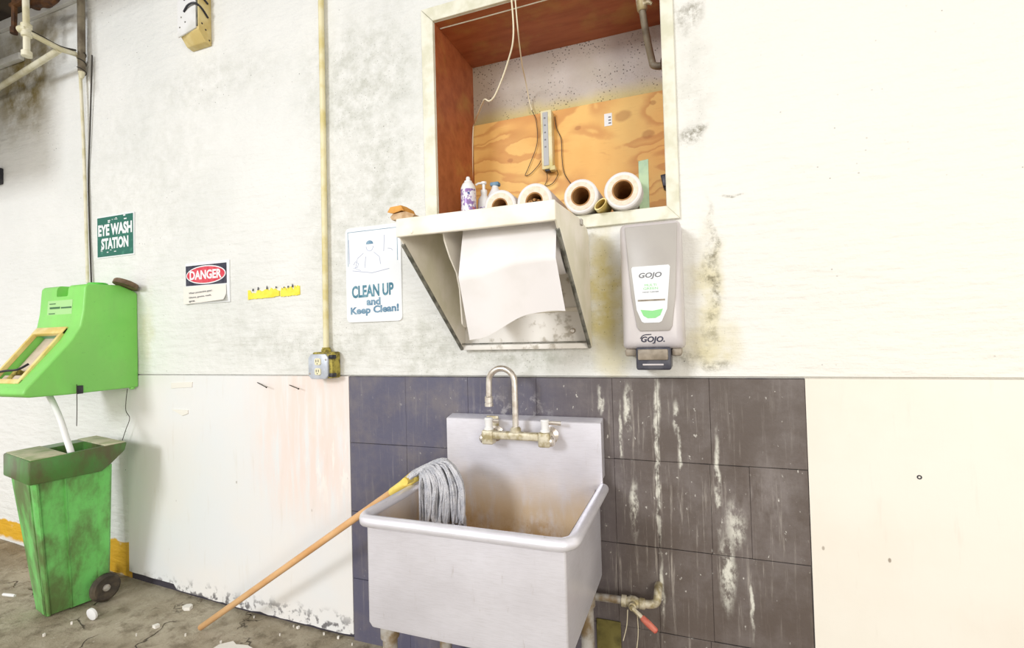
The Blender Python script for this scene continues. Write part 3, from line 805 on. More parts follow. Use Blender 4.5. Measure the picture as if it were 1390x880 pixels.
# ================================================================== SOAP DISPENSER
s = thing('soap_dispenser', (-.115, 0, 1.08), 'tall grey plastic soap dispenser with white cartridge window and push bar', 'soap dispenser')
sx0, sx1, sz0, sz1 = -.208, -.024, 1.140, 1.532
def ssec(y, i, rz0=0, rz1=0, r=.016):
    return [(p[0], y, p[1]) for p in [(q[0], q[1]) for q in [(a[0], a[1]) for a in rrect(sx0+i, sx1-i, sz0+i+rz0, sz1-i-rz1, 0, r)]]]
build('housing', MB().loft([ssec(0, 0), ssec(-.09, .002), ssec(-.115, .006), ssec(-.128, .014, 0, .004), ssec(-.134, .026, 0, .006)]), 'pourgrey', s, angle=40)
fy_ = -.134
fp = [(-.186, 1.514), (-.034, 1.514), (-.046, 1.30), (-.058, 1.21), (-.066, 1.198), (-.150, 1.198), (-.158, 1.21), (-.172, 1.30)]
pn = build('front_panel', MB().prism('y', fp, fy_-.006, fy_+.004, .0025, 2), 'midgrey', s)
wp = [(-.170, 1.386), (-.166, 1.392), (-.062, 1.392), (-.058, 1.386), (-.070, 1.262), (-.086, 1.226), (-.094, 1.222), (-.136, 1.222), (-.144, 1.226), (-.158, 1.262)]
wn = build('cartridge_window', MB().prism('y', wp, fy_-.0085, fy_-.004, .001, 1), 'signwhite', pn)
build('window_seam', MB().box(-.153, -.075, fy_-.0095, fy_-.008, 1.287, 1.292), 'taupe', wn, False)
build('soap_level', MB().prism('y', [(-.146, 1.262), (-.112, 1.258), (-.082, 1.263), (-.090, 1.244), (-.104, 1.236), (-.126, 1.236), (-.138, 1.244)], fy_-.0095, fy_-.008), 'greenwin', wn, False)
text('printed_name', 'GOJO', -.148, -.082, 1.352, 1.372, fy_-.0085, 'greyink', wn, .025, shear=.2)
text('printed_line', 'MULTI', -.132, -.098, 1.331, 1.338, fy_-.0085, 'greenwin', wn)
text('printed_line', 'GREEN', -.136, -.094, 1.321, 1.328, fy_-.0085, 'greenwin', wn)
text('printed_line', 'HAND CLEANER', -.138, -.092, 1.312, 1.316, fy_-.0085, 'greyink', wn)
text('moulded_name', 'GOJO.', -.148, -.080, 1.160, 1.182, fy_-.0005, 'signblack', s, .03, shear=.2)
build('swoosh', MB().tube(spline([(-.150, fy_-.001, 1.176), (-.140, fy_-.001, 1.186), (-.118, fy_-.001, 1.188)], 5), .0014, 6), 'signblack', s)
pb = build('push_bar', MB().box(-.164, -.064, -.142, -.03, 1.082, 1.150, .007, 3), 'darkgrey', s)
build('bar_face', MB().box(-.158, -.072, -.149, -.140, 1.112, 1.144, .004, 2), 'taupe', pb)
build('bar_groove', MB().box(-.145, -.085, -.144, -.141, 1.096, 1.101, .001, 1), 'pourgrey', pb)
build('nozzle_wing', MB().box(-.200, -.165, -.11, -.005, 1.122, 1.145, .006), 'taupe', s)
build('nozzle_wing', MB().box(-.063, -.034, -.11, -.005, 1.122, 1.145, .006), 'taupe', s)

# ================================================================== ALCOVE CONTENTS
def paper_roll(u, v, rp, y, label, core=.5):
    c = PY(u, v, y); r = abs(PY(u+rp, v, y).x-c.x)
    c.z = HZ0 + r
    L = .25
    t = thing('paper_roll', (c.x, y+L/2, HZ0), label, 'paper roll', 'paper rolls lying on the alcove sill')
    k = r*core
    build('paper_winding', MB().ring((c.x, y, c.z), (0, 1, 0), [(k, .001), (r*.93, 0), (r, .004), (r, L-.004), (r*.97, L), (k, L)], 40), 'paper', t)
    e = build('wound_edge', MB().ring((c.x, y, c.z), (0, 1, 0), [(k+.002, -.0012), (r*.82, -.0012), (r*.82, .002), (k+.002, .002)], 40), 'rollend', t)
    build('cardboard_core', MB().ring((c.x, y, c.z), (0, 1, 0), [(k-.0025, -.001), (k+.0015, -.001), (k+.0015, L), (k-.0025, L)], 40), 'card', t)
    return t
paper_roll(678, 270, 21.5, -.028, 'paper roll on the sill behind the dispenser next to the pump bottle', .48)
r2_ = paper_roll(725, 269, 24, -.028, 'paper roll on the sill with crumpled brown wrap stuffed in its core', .47)
paper_roll(788, 263, 23.5, -.040, 'paper roll on the sill leaning on the flattened cardboard tube', .54)
paper_roll(845, 256, 26, -.040, 'thickest paper roll, touching the pale green straightedge', .54)
c = PY(725, 271, -.02)
k = MB()
for i in range(7):
    a = i*.9
    k.tube(spline([(c.x-.018+.006*i, -.020+.006*(i % 3), 1.660+.007*math.sin(a*3)), (c.x-.017+.006*i, .01, 1.668+.006*math.cos(a*2)), (c.x-.012+.005*i, .05, 1.655)], 4), .005, 6)
tag(build('crumpled_wrap', k, 'card'), 'crumpled brown paper wrap stuffed inside a paper roll', 'wrap')
# flattened cardboard tube between the rolls
c = PY(815, 281, -.05)
e_ = MB(); sec = []
ang = .75
for y in (-.052, .07):
    pts = []
    for q in range(24):
        a = 2*math.pi*q/24; ex, ez = .024*math.cos(a), .012*math.sin(a)
        pts.append((c.x+ex*math.cos(ang)-ez*math.sin(ang), y, HZ0+.0205+ex*math.sin(ang)+ez*math.cos(ang)))
    sec.append(pts)
def shrink(sc):
    m_ = Vector((sum(p[0] for p in sc)/24, 0, sum(p[2] for p in sc)/24))
    return [(m_.x+(p[0]-m_.x)*.86, p[1], m_.z+(p[2]-m_.z)*.80) for p in sc]
e_.loft([sec[0], sec[1], shrink(sec[1]), shrink(sec[0]), sec[0]], False)
tag(build('cardboard_tube', e_, 'yframe'), 'squashed cardboard tube wedged between two paper rolls', 'tube')

# spray can
c = PY(636, 270, .02); cx = c.x
rr = abs(PY(645.5, 270, .02).x-PY(626.5, 270, .02).x)/2
s = thing('spray_can', (cx, .02, HZ0), 'purple and white printed spray can beside the red-brown jamb', 'spray can')
zt = 1.795
build('can', MB().lathe((cx, .02, HZ0), (0, 0, 1), [(rr*.94, 0), (rr, .004), (rr, zt-HZ0-.052), (rr*.96, zt-HZ0-.048)], 28), 'can', s)
build('shoulder', MB().lathe((cx, .02, zt-.050), (0, 0, 1), [(rr*.98, 0), (rr*.95, .008), (rr*.75, .022), (rr*.5, .030), (rr*.5, .034)], 28), 'white', s)
build('nozzle', MB().lathe((cx, .02, zt-.017), (0, 0, 1), [(.008, 0), (.008, .012), (.006, .017), (.003, .018)], 14), 'white', s)
# pump bottle
c = PY(657, 268, .08); cx = c.x
s = thing('pump_bottle', (cx, .08, HZ0), 'small white pump bottle with purple label beside the spray can', 'bottle')
build('bottle', MB().lathe((cx, .08, HZ0), (0, 0, 1), [(.024, 0), (.026, .004), (.026, .10), (.022, .125), (.012, .140), (.012, .15)], 24), 'white', s)
build('label_band', MB().ring((cx, .08, HZ0), (0, 0, 1), [(.0258, .02), (.0265, .02), (.0265, .09), (.0258, .09)], 24), 'can', s)
ph = build('pump_head', MB().lathe((cx, .08, HZ0+.148), (0, 0, 1), [(.013, 0), (.013, .012), (.006, .014), (.006, .035), (.011, .036), (.011, .044), (.004, .046)], 16), 'white', s)
build('pump_spout', MB().tube([(cx, .08, HZ0+.188), (cx-.02, .075, HZ0+.188), (cx-.03, .072, HZ0+.182)], .004, 8), 'white', ph)
# blue cap bottle behind the first roll
c = PY(672, 252, .2); cx = c.x
s = thing('capped_bottle', (cx, .2, HZ0), 'bottle with dark blue flip cap half hidden behind the paper roll', 'bottle')
build('bottle', MB().lathe((cx, .2, HZ0), (0, 0, 1), [(.028, 0), (.03, .004), (.03, .17), (.014, .2), (.013, .21)], 20), 'white', s)
build('cap', MB().box(cx-.018, cx+.02, .185, .215, HZ0+.208, c.z+.012, .005), 'blueink', s)

# power strip on the plywood
a = PY(734, 152, .30); b = PY(751, 229, .30)
s = thing('power_strip', ((a.x+b.x)/2, D-.017, b.z), 'slim grey-faced power strip screwed upright to the plywood', 'power strip')
build('case', MB().box(a.x, b.x, .293, D-.0165, b.z, a.z, .003), 'yelpipe', s)
mx_ = (a.x+b.x)/2
build('face', MB().box(a.x+.009, b.x-.015, .2905, .296, b.z+.014, a.z-.008, .001, 1), 'stripgrey', s)
for i in range(5):
    zz = a.z-.03-i*.030
    build('socket_mark', MB().box(mx_-.008, mx_-.001, .2896, .2908, zz-.006, zz, .0004, 1), 'greyink', s)
build('plug', MB().box(b.x-.012, b.x+.012, .285, .318, b.z-.010, b.z+.010, .004), 'yelpipe', s)
build('end_cap', MB().box(a.x+.012, b.x-.006, .296, .325, b.z-.008, b.z+.002, .002), 'black', s)
# wires about the strip
def wire(name, pts, r, mat, label, cat='wire', n=6):
    return tag(build(name, MB().tube(spline(pts, n), r, 7), mat, angle=80), label, cat)
yb = D-.024
wire('wire', [PY(753, 158, yb), PY(756, 175, yb), PY(762, 190, yb), PY(763, 215, yb), PY(766, 235, yb), PY(775, 250, yb)], .0016, 'wire', 'dark wire running down the plywood from the strip to a paper roll')
wire('wire', [PY(742, 231, yb-.03), PY(743, 243, yb), PY(740, 252, yb), PY(750, 249, yb), PY(757, 238, yb), PY(756, 231, yb-.02)], .0014, 'wire', 'small wire loop hanging below the power strip')
wire('wire', [PY(722, 150, yb), PY(728, 165, yb), PY(729, 195, yb), PY(718, 226, yb), PY(713, 238, yb), PY(720, 236, yb), PY(731, 224, yb), PY(734, 218, yb-.01)], .0014, 'wire', 'thin dark wire looped left of the power strip')
# paper label on plywood
a = PY(820, 155, D-.017); b = PY(831, 170, D-.017)
s = thing('board_label', ((a.x+b.x)/2, D-.017, b.z), 'small white paper label stuck on the plywood', 'label')
build('paper', MB().box(a.x, b.x, D-.0172, D-.0162, b.z, a.z), 'signwhite', s, False)
for i in range(3): build('print_line', MB().box((a.x+b.x)/2+.001, b.x-.004, D-.0177, D-.0171, b.z+.008+.012*i, b.z+.013+.012*i), 'greyink', s, False)
# pale green straightedge leaning at the right
a = PY(866, 218, .03); b = PY(880, 218, .03)
tag(build('straightedge', MB().prism('y', [(a.x, HZ0), (b.x-.001, HZ0), (b.x, a.z), (a.x+.001, a.z-.003)], .028, .034, .0008, 1), 'palegreen'), 'pale green straightedge standing upright beside the thickest roll', 'straightedge')
c = PY(897, 242, .25)
s = thing('black_clip', (c.x, .30, c.z-.04), 'black spring clip on the plywood by the right jamb', 'clip')
build('clip_body', MB().prism('y', [(c.x-.004, c.z+.028), (c.x+.03, c.z+.032), (c.x+.03, c.z-.03), (c.x+.006, c.z-.025)], .30, D-.0162, .003), 'black', s)
build('clip_lever', MB().box(c.x+.004, c.x+.026, .285, .302, c.z-.02, c.z+.02, .003), 'darkgrey', s)
# brown pipe at the alcove's right
s = thing('alcove_pipe', (-.11, .12, 2.08), 'brown drop pipe coming down inside the alcove and elbowing into the jamb', 'pipe')
A = PY(872, 14, .10); B = PY(885, 92, .17)
build('pipe', MB().tube(spline([A+Vector((-.006, -.01, .09)), A, (A+B)/2, B+Vector((0, 0, .03)), B+Vector((.006, 0, .008)), B+Vector((.03, 0, 0)), Vector((HX1, B.y, B.z+.004))], 5), .0125, 12), 'greypipe', s, angle=60)
build('fitting', MB().tube([A+Vector((-.005, -.01, .06)), A+Vector((-.002, -.003, .03)), A+Vector((0, 0, .003)), A+Vector((.0, 0, -.004))], [.018, .019, .018, .014], 12), 'brass', s)
build('bolt_lug', MB().tube([A+Vector((0, -.01, .015)), A+Vector((.022, -.012, .016)), A+Vector((.034, -.012, .006))], [.009, .008, .005], 8), 'brass', s)
build('wall_flange', MB().lathe((HX1-.001, B.y, B.z+.004), (-1, 0, 0), [(.026, 0), (.026, .005), (.015, .010)], 16), 'rustpipe', s)
# ivory cord hanging into the alcove
q0 = Vector((-.553, .06, HZ1-.001))
wire('cord', [PY(698, -8, .02)+Vector((0, -.045, .03)), PY(697, 45, -.01), PY(689, 85, .03), PY(674, 125, .06), PY(665, 137, .07), PY(658, 135, .08), PY(654, 142, .12), PY(645, 165, .28), PY(642, 180, yb-.004), PY(641, 250, yb-.004)], .0032, 'ivorycord', 'ivory cord hanging into the alcove and trailing down its left corner', 'cord', 8)
wire('cord', [PY(703, -8, .02)+Vector((0, -.045, .03)), PY(702, 30, -.012), PY(705, 60, .05), PY(709, 90, .16), PY(713, 108, .26), PY(718, 135, yb-.002), PY(722, 150, yb-.001)], .0025, 'ivorycord', 'thinner ivory cord crossing the grey plaster towards the power strip', 'cord', 8)

# ================================================================== SIGNS
def wallpt(u, v): return PY(u, v, -.004)
# eye wash sign
a, b = -2.888, -2.613; z0, z1 = 1.656, 1.859
s = thing('eye_wash_sign', ((a+b)/2, -.004, z0), 'worn green sign reading EYE WASH STATION above the eye wash unit', 'sign')
pl_ = build('plate', MB().box(a-.006, b+.006, -.006, .004, z0-.006, z1+.006), 'signwhite', s, False)
build('green_field', MB().box(a, b, -.0075, -.005, z0, z1), 'signgreen', s, False)
text('lettering', 'EYE WASH', a+.008, b-.006, z0+.106, z0+.166, -.0075, 'signwhite', s, .045)
text('lettering', 'STATION', a+.032, b-.034, z0+.036, z0+.094, -.0075, 'signwhite', s, .045)
sc_ = MB()
for i in range(14):
    x = random.uniform(a+.03, b-.03); z = random.choice((random.uniform(z0+.006, z0+.038), random.uniform(z1-.034, z1-.006)))
    sc_.box(x-.012*random.random()-.003, x+.012*random.random(), -.0079, -.0074, z, z+.002+.004*random.random())
build('scratches', sc_, 'signwhite', s, False)['kind'] = 'stuff'
# danger sign
a, b = -2.244, -1.983; z0, z1 = 1.378, 1.562
s = thing('danger_sign', ((a+b)/2, -.004, z0), 'white sign with DANGER in a red oval and a curling paper below', 'sign')
build('plate', MB().box(a-.004, b+.016, -.006, .004, z0+.004, z1+.012), 'signwhite', s, False)
build('black_field', MB().box(a, b, -.0072, -.005, z1-.094, z1), 'signblack', s, False)
mx_, mz_ = (a+b)/2, z1-.047
def ell(rx, rz, n=36): return [(mx_+rx*math.cos(2*math.pi*k/n), mz_+rz*math.sin(2*math.pi*k/n)) for k in range(n)]
build('oval_border', MB().prism('y', ell(.127, .043), -.0080, -.006), 'signwhite', s, False)
build('red_oval', MB().prism('y', ell(.121, .038), -.0088, -.006), 'signred', s, False)
text('lettering', 'DANGER', mx_-.102, mx_+.102, mz_-.021, mz_+.022, -.0088, 'signwhite', s, .035)
rws = []
for i in range(9):
    t = i/8; r = []
    for j in range(13):
        q = j/12
        x = a-.014+.004*t + q*(b-a+.012); z = z1-.098-(z1-.098-z0-.004)*t + .010*t*q
        y = -.009 - .022*max(0, t-.55)**1.5*2*max(0, q-.4)*2 - .003*t
        r.append((x, y, z))
    rws.append(r)
pp = build('curling_paper', MB().sheet(rws, .0008), 'scrap', s)
for i, (tx, w_) in enumerate((('Wear protective gear:', .15), ('Gloves, gowns, mask,', .145), ('apron.', .04))):
    text('printed_line', tx, a+.026, a+.026+w_, z0+.052-.021*i, z0+.062-.021*i, -.0125, 'greyink', pp, .01, slope=.05)
# clean up sign
a, b = -1.322, -1.060; z0, z1 = 1.264, 1.648
s = thing('clean_up_sign', ((a+b)/2, -.004, z0), 'white placard reading CLEAN UP and Keep Clean with a faded line drawing', 'sign')
pts = [(p[0], p[1]) for p in rrect(a, b, z0, z1, 0, .018, 5)]
build('plate', MB().prism('y', pts, -.007, .004, .0008, 1), 'signwhite', s, False)
fm = MB()
fx0, fx1, fz0, fz1 = a+.012, b-.014, 1.462, 1.632
fm.box(fx0, fx1, -.0078, -.0068, fz1-.002, fz1); fm.box(fx0, fx0+.002, -.0078, -.0068, fz0+.03, fz1); fm.box(fx1-.002, fx1, -.0078, -.0068, fz0+.04, fz1)
build('picture_frame', fm, 'blueink', s, False)
dm = MB(); hx, hz = a+.118, 1.572
yy = -.0072
cap_ = [(hx+.017*math.cos(t), hz+.004+.015*math.sin(t)) for t in [math.pi*k/10 for k in range(11)]]
build('drawn_cap', MB().prism('y', cap_, yy-.0006, yy+.0002), 'blueink', s, False)
def ln(pts, r=.0011): dm.tube([(p[0], yy, p[1]) for p in pts], r, 5)
ln([(hx+.017*math.cos(t), hz-.004+.020*math.sin(t)) for t in [math.pi*(1+k/12) for k in range(13)]])
ln([(hx-.03, hz-.03), (hx-.06, hz-.05), (hx-.07, hz-.09), (hx-.045, hz-.1)]); ln([(hx+.02, hz-.03), (hx+.045, hz-.05), (hx+.05, hz-.08)])
ln([(hx-.085, hz-.098), (hx+.01, hz-.112), (hx+.09, hz-.10)]); ln([(hx-.1, hz+.03), (hx-.098, hz-.07)]); ln([(hx+.07, hz+.035), (hx+.066, hz-.03)]); ln([(hx+.085, hz-.02), (hx+.1, hz-.022), (hx+.108, hz-.03)])
ln([(hx-.08, hz-.075), (hx-.07, hz-.062), (hx-.055, hz-.07), (hx-.06, hz-.085), (hx-.08, hz-.088)]); ln([(hx-.02, hz-.045), (hx-.025, hz-.09)])
build('line_drawing', dm, 'paleink', s)
def band(v0, v1): return PY(508, v1).z, PY(508, v0).z
text('lettering', 'CLEAN UP', a+.028, b-.036, *band(386, 403), -.0072, 'tealink', s, .035, slope=.03)
text('lettering', 'and', a+.098, b-.098, *band(404, 414.5), -.0072, 'blueink', s, .04)
text('lettering', 'Keep Clean!', a+.020, b-.014, *band(415, 428), -.0072, 'blueink', s, .04, slope=.03)
# torn yellow tape
for (u0, v0, u1, v1, lb) in ((338, 401, 380, 396, 'longer torn strip of yellow tape on the white wall'), (382, 397, 408, 394, 'shorter torn strip of yellow tape on the white wall')):
    A, B = PY(u0, v0), PY(u1, v1); n = 16
    topp = [(A.x+(B.x-A.x)*i/n, A.z+(B.z-A.z)*i/n+.016+random.uniform(-.014, .008)) for i in range(n+1)]
    bot = [(A.x+(B.x-A.x)*i/n, A.z+(B.z-A.z)*i/n-.020+random.uniform(-.002, .002)) for i in range(n, -1, -1)]
    s = thing('yellow_tape', ((A.x+B.x)/2, -.005, A.z-.02), lb, 'tape')
    build('strip', MB().prism('y', bot[::-1]+topp[::-1], -.006, .004), 'yeltape', s, False)
    for i in range(4 if u0 < 350 else 3):
        x = A.x+(B.x-A.x)*(.08+.24*i+random.uniform(0, .16)); z = A.z+(B.z-A.z)*(x-A.x)/(B.x-A.x)+.018
        build('letter_remnant', MB().prism('y', [(x, z), (x+.004, z-.003), (x+.007, z+.002+.008*random.random()), (x+.003, z+.004+.012*random.random())], -.0072, -.005), 'signblack', s, False)
# nails by the wainscot top
for u0, v0, u1, v1, lb in ((348.5, 519, 361.5, 526, 'thin nail sticking slantwise from the white panel below the yellow tape'), (392, 522.5, 405, 528, 'thin nail sticking slantwise from the white panel beside the socket')):
    A = PY(u0, v0, .004); B = PY(u1, v1, -.03)
    s = tag(build('nail', MB().tube([A, B, B+(B-A).normalized()*.001], [.002, .002, .0035], 8), 'wire'), lb, 'nail')
# torn white paper residue on the panel
A = PY(233, 520); B = PY(262, 524)
tag(build('paper_remnant', MB().prism('y', [(A.x, A.z), (B.x, A.z+.006), (B.x-.004, B.z-.006), (A.x+.05, B.z-.010), (A.x, B.z-.014)], -.003, .001), 'scrap'), 'torn white paper strip stuck at the top of the white panel', 'paper')
A = PY(234, 556); B = PY(256, 565)
tag(build('paper_remnant', MB().prism('y', [(A.x, A.z), (B.x, A.z), (B.x, B.z+.012), (A.x+.07, B.z), (A.x+.05, B.z+.010), (A.x, B.z+.028)], -.004, .001), 'scrap'), 'torn pointed paper scrap stuck lower on the white panel', 'paper')

# ================================================================== CONDUIT AND SOCKET
s = thing('socket_conduit', (-1.413, 0, 1.10), 'yellowed electrical conduit running straight down the wall to the socket', 'conduit')
build('pipe', MB().tube([(-1.409, -.020, CZ-.06), (-1.412, -.020, 2.0), (-1.418, -.020, 1.150)], .0115, 12), 'yelpipe', s, angle=60)
s = thing('wall_socket', (-1.42, 0, 1.04), 'duplex wall socket with pale steel cover on a grimy yellow box', 'socket')
build('back_box', MB().box(-1.462, -1.362, -.052, -.001, 1.042, 1.148, .006, 2), 'grimeyel', s)
build('connector', MB().lathe((-1.418, -.020, 1.146), (0, 0, 1), [(.019, 0), (.019, .012), (.016, .014), (.016, .02)], 10), 'grimeyel', s)
oc = [(-1.474, 1.055), (-1.461, 1.040), (-1.389, 1.040), (-1.376, 1.055), (-1.376, 1.126), (-1.389, 1.140), (-1.461, 1.140), (-1.474, 1.126)]
cv = build('cover_plate', MB().prism('y', oc, -.062, -.050, .003, 2), 'bluegrey', s)
for z in (1.070, 1.110):
    ou = build('outlet', MB().prism('y', [(p[0], p[1]) for p in rrect(-1.439, -1.409, z-.014, z+.014, 0, .008, 4)], -.066, -.060, .001, 1), 'outlet', cv)
    for x in (-1.430, -1.419): build('slot', MB().box(x-.0013, x+.0013, -.0668, -.0655, z-.002, z+.008), 'black', ou, False)
    build('ground_hole', MB().lathe((-1.4245, -.0655, z-.008), (0, -1, 0), [(.0022, 0), (.0022, .0012)], 10), 'black', ou)
for (x, z) in ((-1.466, 1.062), (-1.384, 1.118)): build('screw', MB().lathe((x, -.061, z), (0, -1, 0), [(.0045, 0), (.0045, .002), (.001, .003)], 12), 'galv', cv)
for (x, z) in ((-1.372, 1.055), (-1.372, 1.128)): build('box_ear', MB().box(x-.006, x+.014, -.056, -.03, z-.008, z+.008, .003), 'black', s)

# boxed raceway high on the wall
s = thing('raceway_box', (-2.13, 0, 2.58), 'cream and yellowed metal raceway box high on the wall with dark straps', 'raceway')
X0, X1, YF = -2.185, -2.062, -.064
bp = MB().prism('x', [(0, CZ-.06), (YF, CZ-.06), (YF, 2.625), (-.030, 2.585), (0, 2.580)], X0, X1, .003, 2)
build('side_body', bp, 'wallbox', s)
build('front_cover', MB().prism('y', [(X0-.006, CZ-.06), (X1-.012, CZ-.06), (X1-.012, 2.632), (X0-.006, 2.612)], YF-.006, YF+.002, .0015, 1), 'trimw', s)
build('edge_strip', MB().box(X1-.010, X1-.005, YF-.004, YF+.002, 2.64, CZ-.06), 'edgegrey', s)
for z, dz in ((2.73, .0), (2.785, .01)):
    build('cable_strap', MB().tube(spline([(X0+.04, YF-.008, z-.010), (X0+.075, YF-.014, z+.008), (X1-.01, YF-.012, z+.010), (X1+.004, YF+.01, z-.002), (X1+.004, -.02, z-.03+dz)], 5), .0045, 6), 'black', s)
for x, z in ((X0+.02, 2.70), (X0+.045, 2.672), (X0+.01, 2.655)): build('screw', MB().lathe((x, YF-.006, z), (0, -1, 0), [(.004, 0), (.003, .002)], 10), 'edgegrey', s)
for y, z in ((-.03, 2.64), (-.012, 2.60), (-.048, 2.66)): build('screw', MB().lathe((X1, y, z), (1, 0, 0), [(.004, 0), (.003, .002)], 10), 'black', s)

# ================================================================== PIPES TOP LEFT
s = thing('ceiling_conduit', (-2.99, -.03, 2.64), 'grey-brown conduit dropping from the ceiling with wire wrapped round its end', 'conduit')
A = PY(110, 0, -.035); B = PY(111, 98, -.035)
build('pipe', MB().tube([(A.x, -.035, CZ-.001), A, B], .017, 12), 'greypipe', s, angle=60)
pth = [B+Vector((.018*math.cos(a), .018*math.sin(a), .10-.0075*a)) for a in [k*.45 for k in range(36)]]
build('wire_wrap', MB().tube(pth, .003, 5), 'wire', s)
build('end_plug', MB().lathe(B, (0, 0, -1), [(.016, 0), (.012, .02), (.005, .035)], 10), 'creampipe', s)
E1 = PY(104, 74, -.05)
s = thing('branch_pipe', (E1.x, -.05, 1.5), 'cream pipe branching off the wall and dropping thin to the eye wash unit', 'pipe')
E2 = PX(36, 43, -2.96); E3 = PY(80, 68, -.10)
build('arm', MB().tube([E1+Vector((0, -.005, 0)), PX(82, 67, E1.x+.015), E2], .0125, 12), 'creampipe', s, angle=60)
build('arm_cable', MB().tube(spline([E1+Vector((.012, -.01, .014)), PX(82, 67, E1.x+.015)+Vector((0, 0, .014)), PX(82, 67, E1.x+.015).lerp(E2, .5)+Vector((0, 0, .014)), PX(82, 67, E1.x+.015).lerp(E2, .85)+Vector((0, 0, .014))], 5), .005, 6), 'wire', s)
dn = [E1, PY(108, 90, -.03), PY(112, 160, -.025), PY(115, 240, -.02), PY(117, 310, -.02), PY(119, 384, -.03)]
build('drop_tube', MB().tube(spline(dn, 5), .0075, 8), 'creampipe', s, angle=60)
build('riser', MB().tube([E2+Vector((0, 0, -.11)), E2, Vector((E2.x-.012, E2.y, CZ))], .0135, 12), 'creampipe', s, angle=60)
build('tee_fitting', MB().lathe(E2+Vector((0, 0, -.028)), (0, 0, 1), [(.014, 0), (.021, .004), (.021, .02), (.017, .024), (.017, .04), (.022, .044), (.022, .062), (.014, .066)], 12), 'creampipe', s)
build('tee_cap', MB().lathe(E2+Vector((0, 0, -.125)), (0, 0, 1), [(.012, 0), (.021, .004), (.021, .028), (.014, .032)], 12), 'creampipe', s)
build('tee_side', MB().lathe(E2+Vector((.012, -.004, .012)), (-1, -.1, 0), [(.014, 0), (.018, .03), (.018, .045), (.006, .047)], 12), 'creampipe', s)
W2 = PY(0, 118, -.07)
sl = (W2-PX(80, 68, E1.x+.01)).normalized()
E4 = PX(80, 68, E1.x+.01)
build('side_run', MB().tube([E4, E4+(W2-E4)*.5, W2+sl*.25], .0145, 12), 'creampipe', s, angle=60)
wire('cable', [PY(125, 75, -.012), PY(124, 110, -.012), PY(122, 180, -.010), PY(120, 240, -.008), PY(121.5, 310, -.008), PY(124, 384, -.012)], .0035, 'wire', 'thin dark cable running down the wall beside the cream drop tube', 'cable')
s = thing('rusty_hanger', (-3.0, -.3, 2.86), 'rusty brown pipe hanger dropping from the ceiling', 'hanger')
H0 = PY(19, 38, -.2); H1 = PY(20, 0, -.2)
build('rod', MB().tube([H0, H1, Vector((H1.x, H1.y, CZ))], .012, 10), 'rustpipe', s)
build('hook', MB().tube(spline([H0, H0+Vector((0, 0, -.02)), H0+Vector((.0, .0, -.03))], 3), .016, 10), 'rustpipe', s)
build('cross_bar', MB().tube(spline([PY(16, 8, -.2), PY(26, 4, -.2), PY(34, -2, -.2)], 4), .014, 10), 'rustpipe', s)
s = thing('rusty_valve', (-2.95, -.12, 3.0), 'rusty brown valve fitting on a pipe close under the ceiling', 'valve')
V0 = PY(48, 6, -.12); V1 = PY(74, 2, -.12)
build('body', MB().tube(spline([V0+Vector((-.03, 0, .01)), V0, (V0+V1)/2, V1, V1+Vector((.05, 0, .03))], 4), [.012, .014, .018, .022, .024, .022, .018, .020, .024, .024, .018, .014, .012, .012, .012, .012, .012], 10), 'rustpipe', s)
build('bonnet', MB().lathe(V0, (0, 0, 1), [(.02, -.02), (.024, 0), (.014, .02), (.012, CZ-V0.z)], 12), 'rustpipe', s)
build('tag_ring', MB().tube(spline([V0+Vector((-.03, -.02, .03)), V0+Vector((-.04, -.02, -.01)), V0+Vector((-.02, -.02, -.02)), V0+Vector((0, -.02, .01))], 4), .004, 6), 'black', s)
A = PY(0, 84, -.03); B = PY(25, 66, -.03)
tag(build('highlight_strip', MB().prism('x', [(-.001, A.z-.02), (-.03, A.z-.02), (-.03, A.z+.02), (-.001, A.z+.02)], -4.6, B.x, .006), 'trimw'), 'short white strip standing in for a reflection on the wall under the ceiling trim', 'highlight')  # white strip added in place of a patch of reflected light
A = PY(0, 240, -.01)
tag(build('wall_bracket', MB().box(A.x-.12, A.x+.016, -.03, 0, A.z-.045, A.z+.05, .006), 'black'), 'dark metal bracket on the white wall beyond the pipes', 'bracket')

# ================================================================== EYE WASH UNIT
EX0, EX1 = -2.925, -2.592
s = thing('eye_wash_unit', (-2.76, -.1, .985), 'green gravity eye wash unit with yellowed tray on the wall', 'eye wash unit')
pf = [(-.001, .988), (-.30, .986), (-.435, .990), (-.452, 1.006), (-.444, 1.026), (-.418, 1.056), (-.352, 1.138), (-.282, 1.226), (-.246, 1.290), (-.234, 1.36), (-.226, 1.470), (-.216, 1.484), (-.08, 1.488), (-.012, 1.462), (-.001, 1.45)]
t = bmesh.new()
body = build('body', MB().prism('x', pf, EX0, EX1, .009, 3), 'green', s, angle=30)
cut(body, MB().box(-2.80, -2.715, -.30, -.175, 1.432, 1.52, .008))
ta = Vector((0, -.249, 1.282)); tb = Vector((0, -.425, 1.045))
def tray(x0, x1, d0, d1, e0, e1):
    d = (tb-ta).normalized(); nrm = Vector((0, -d.z, d.y)).normalized()
    if nrm.y > 0: nrm = -nrm
    a_ = ta + d*e0; b_ = tb - d*e1
    return [( (a_+nrm*d0).y, (a_+nrm*d0).z), ((b_+nrm*d0).y, (b_+nrm*d0).z), ((b_+nrm*d1).y, (b_+nrm*d1).z), ((a_+nrm*d1).y, (a_+nrm*d1).z)], x0, x1
TX0, TX1 = -2.905, -2.675
p, x0, x1 = tray(TX0+.012, TX1-.012, -.055, .06, .012, .012); cut(body, MB().prism('x', p, x0, x1))
fr_ = MB()
